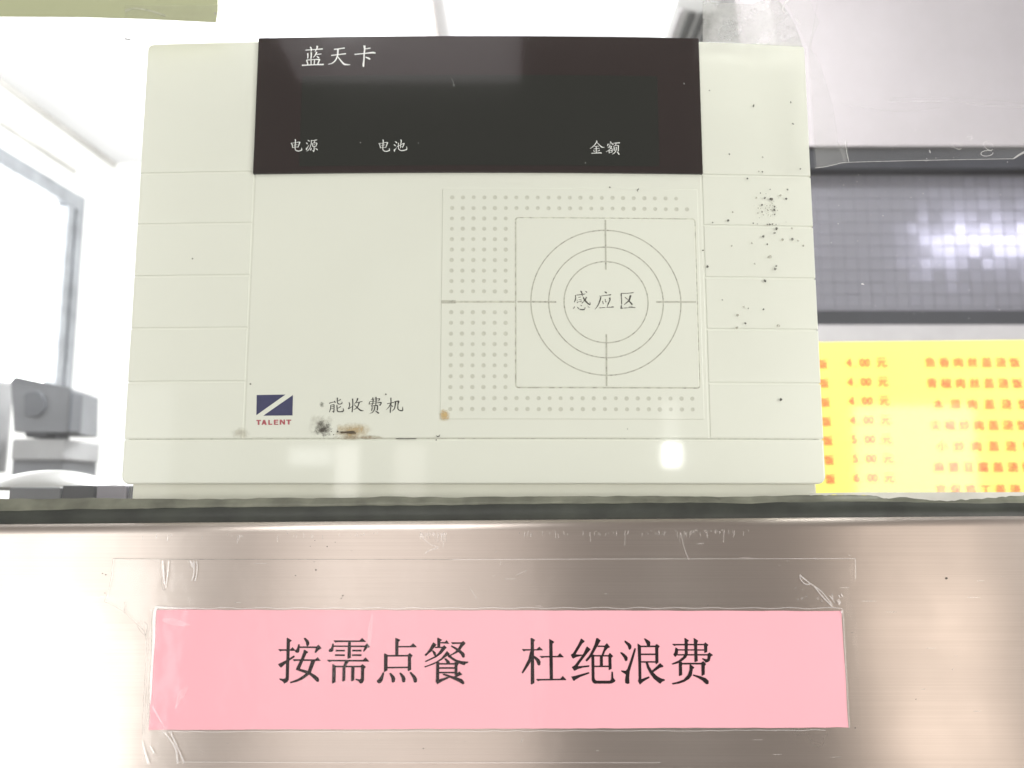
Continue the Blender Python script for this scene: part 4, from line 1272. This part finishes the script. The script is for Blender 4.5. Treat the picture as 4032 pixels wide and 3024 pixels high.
for (pp, ww) in (([(690, 2790), (715, 2735), (742, 2702)], (3, 26, 8)), ([(640, 2440), (690, 2450), (748, 2462)], (14, 26, 8)), ([(1465, 2420), (1458, 2480), (1450, 2560)], (5, 18, 10)),
                 ([(600, 2780), (640, 2850), (668, 2880)], (9, 4, 4))):
    crease(pp, ww, M['film'], tp, YTP, .00003, 'air_pocket')

# ---------------------------------------------------------------- olive paper, tape and film on the inside of the glass
YO = 0.0056
ol = thing('olive_notice', tuple(at(400, 86, YO)), 'corner of an olive green paper stuck inside the glass above the terminal', 'notice')
pp = [(-60, 64), (300, 66), (560, 73), (850, 87), (857, 40), (858, -60), (-60, -60)]
plate('paper', [xz(u, v, YO) for u, v in pp], M['olive'], ol, depth=.0003, bev=.00002, yf=lambda x: YO, step=0, seg=1)
YO2 = YO - .0002
crease([(492, 44), (530, 33), (590, 42), (650, 62)], (14, 9, 8, 10), M['olive_s'], ol, YO2, 0, 'tape_bubble')
crease([(846, 48), (850, 58)], 7, M['bead'], ol, YO2, 0, 'tape_bubble')
ot = thing('tape_patch', tuple(at(700, 165, YO2)), 'yellowed clear tape holding the olive paper above the terminal corner', 'tape')
flat_polys('tape_film', [[xz(u, v, YO2) for u, v in ((490, 20), (912, 20), (914, 158), (740, 163), (620, 163), (560, 158), (490, 152))]],
           film_mat('yellow_tape', .16, (0.70, 0.69, 0.55), .04, .1, 50, .5), ot, lambda x: YO2, .0001)
crease([(492, 154), (515, 157)], (6, 4), M['speck'], ot, YO2, .0002, 'grime_smear')
crease([(515, 157), (560, 159), (600, 162)], 2.2, M['beadk'], ot, YO2, .0002, 'tape_edge')
crease([(552, 132), (575, 126), (590, 119)], (8, 7, 3), M['film_s'], ot, YO2, .0002)
crease([(715, 122), (760, 116), (812, 114)], (4, 12, 5), M['film_s'], ot, YO2, .0002)
flat_polys('tape_fold', [[xz(u, v, YO2) for u, v in ((505, 166), (575, 166), (584, 190), (583, 240), (560, 235), (530, 205))]], M['film_f'], ot, lambda x: YO2, .0003)

YF = 0.0055
pf = thing('plastic_sheet', tuple(at(3600, 640, YF)), 'wrinkled clear plastic sheet taped inside the glass beside the terminal', 'plastic sheet')
flat_polys('sheet', [[xz(u, v, YF) for u, v in ((2766, -60), (4160, -60), (4160, 560), (4032, 600), (3988, 627), (3600, 634), (3340, 640), (3290, 650), (3205, 664), (3180, 184), (2766, 170))]],
           M['film'], pf, lambda x: YF, 0)
flat_polys('smudged_corner', [[xz(u, v, YF) for u, v in ((2767, -50), (2800, 10), (2960, 18), (3050, -20), (3080, 20), (3110, 60), (3130, 100), (3150, 150), (3160, 186), (2900, 172), (2767, 168))]],
           M['film_s'], pf, lambda x: YF, .0002)
flat_polys('fold', [[xz(u, v, YF) for u, v in ((3080, -20), (3180, -20), (3225, 90), (3200, 150), (3190, 190), (3230, 260), (3280, 420), (3300, 560), (3335, 560), (3342, 640), (3290, 650), (3215, 662), (3205, 560), (3190, 300), (3180, 190))]],
           M['film_f'], pf, lambda x: YF, .0003)
F_ = lambda pts, w, m='bead': crease(pts, w, M[m], pf, YF, .0005)
F_([(3208, 663), (3250, 658), (3290, 649), (3340, 641), (3600, 634), (3850, 629), (3988, 627)], (3, 3, 2.4, 1.8, 1.6, 1.6, 2))
F_([(3988, 627), (4010, 612), (4040, 596)], (4, 7, 8))
F_([(3326, 556), (3332, 600), (3341, 640)], 2.2)
F_([(3295, 560), (3315, 600), (3328, 640)], (4, 12, 8), 'film_f')
F_([(3105, 0), (3088, 15), (3080, 40), (3088, 52)], (5, 6, 6, 3))
F_([(3130, 72), (3142, 85), (3150, 98)], (3, 5, 3))
F_([(3215, 20), (3200, 120), (3190, 190), (3215, 225)], (3, 4, 12, 4), 'film_f')
F_([(3310, 408), (3400, 425), (3520, 441), (3620, 436), (3698, 424)], (2.2, 2.6, 2.6, 2.6, 2), 'film_f')
F_([(3510, 388), (3650, 386), (3760, 388), (3900, 396), (4040, 412)], 2.4, 'film_f')
F_([(3500, 400), (3620, 404), (3760, 404), (3900, 416), (4040, 428)], 5, 'film_f')
for cu, cv, ru, rv, ang in ((3766, 576, 20, 11, .5), (3890, 576, 22, 14, .7), (3884, 605, 24, 11, -.1), (3816, 543, 11, 7, 0)):
    F_([(cu + ru * math.cos(a) * math.cos(ang) - rv * math.sin(a) * math.sin(ang), cv + ru * math.cos(a) * math.sin(ang) + rv * math.sin(a) * math.cos(ang)) for a in [k * .62 for k in range(10)]], 2.6)
F_([(3657, 592), (3661, 603)], (4, 5))
sp = []
for i in range(70):
    u, v = random.uniform(3220, 4020), random.uniform(480, 1290)
    sp.append([xz(u + r_ * math.cos(k * 1.3), v + r_ * math.sin(k * 1.3), YF) for r_ in (random.uniform(.8, 2.2),) for k in range(5)][::-1])
sp.append([xz(u, v, YF) for u, v in ((3388, 1118), (3396, 1115), (3402, 1124), (3390, 1122))])
tag(flat_polys('dust_specks', sp, M['bead'], pf, lambda x: YF, .0006, 1e-7), kind='stuff')
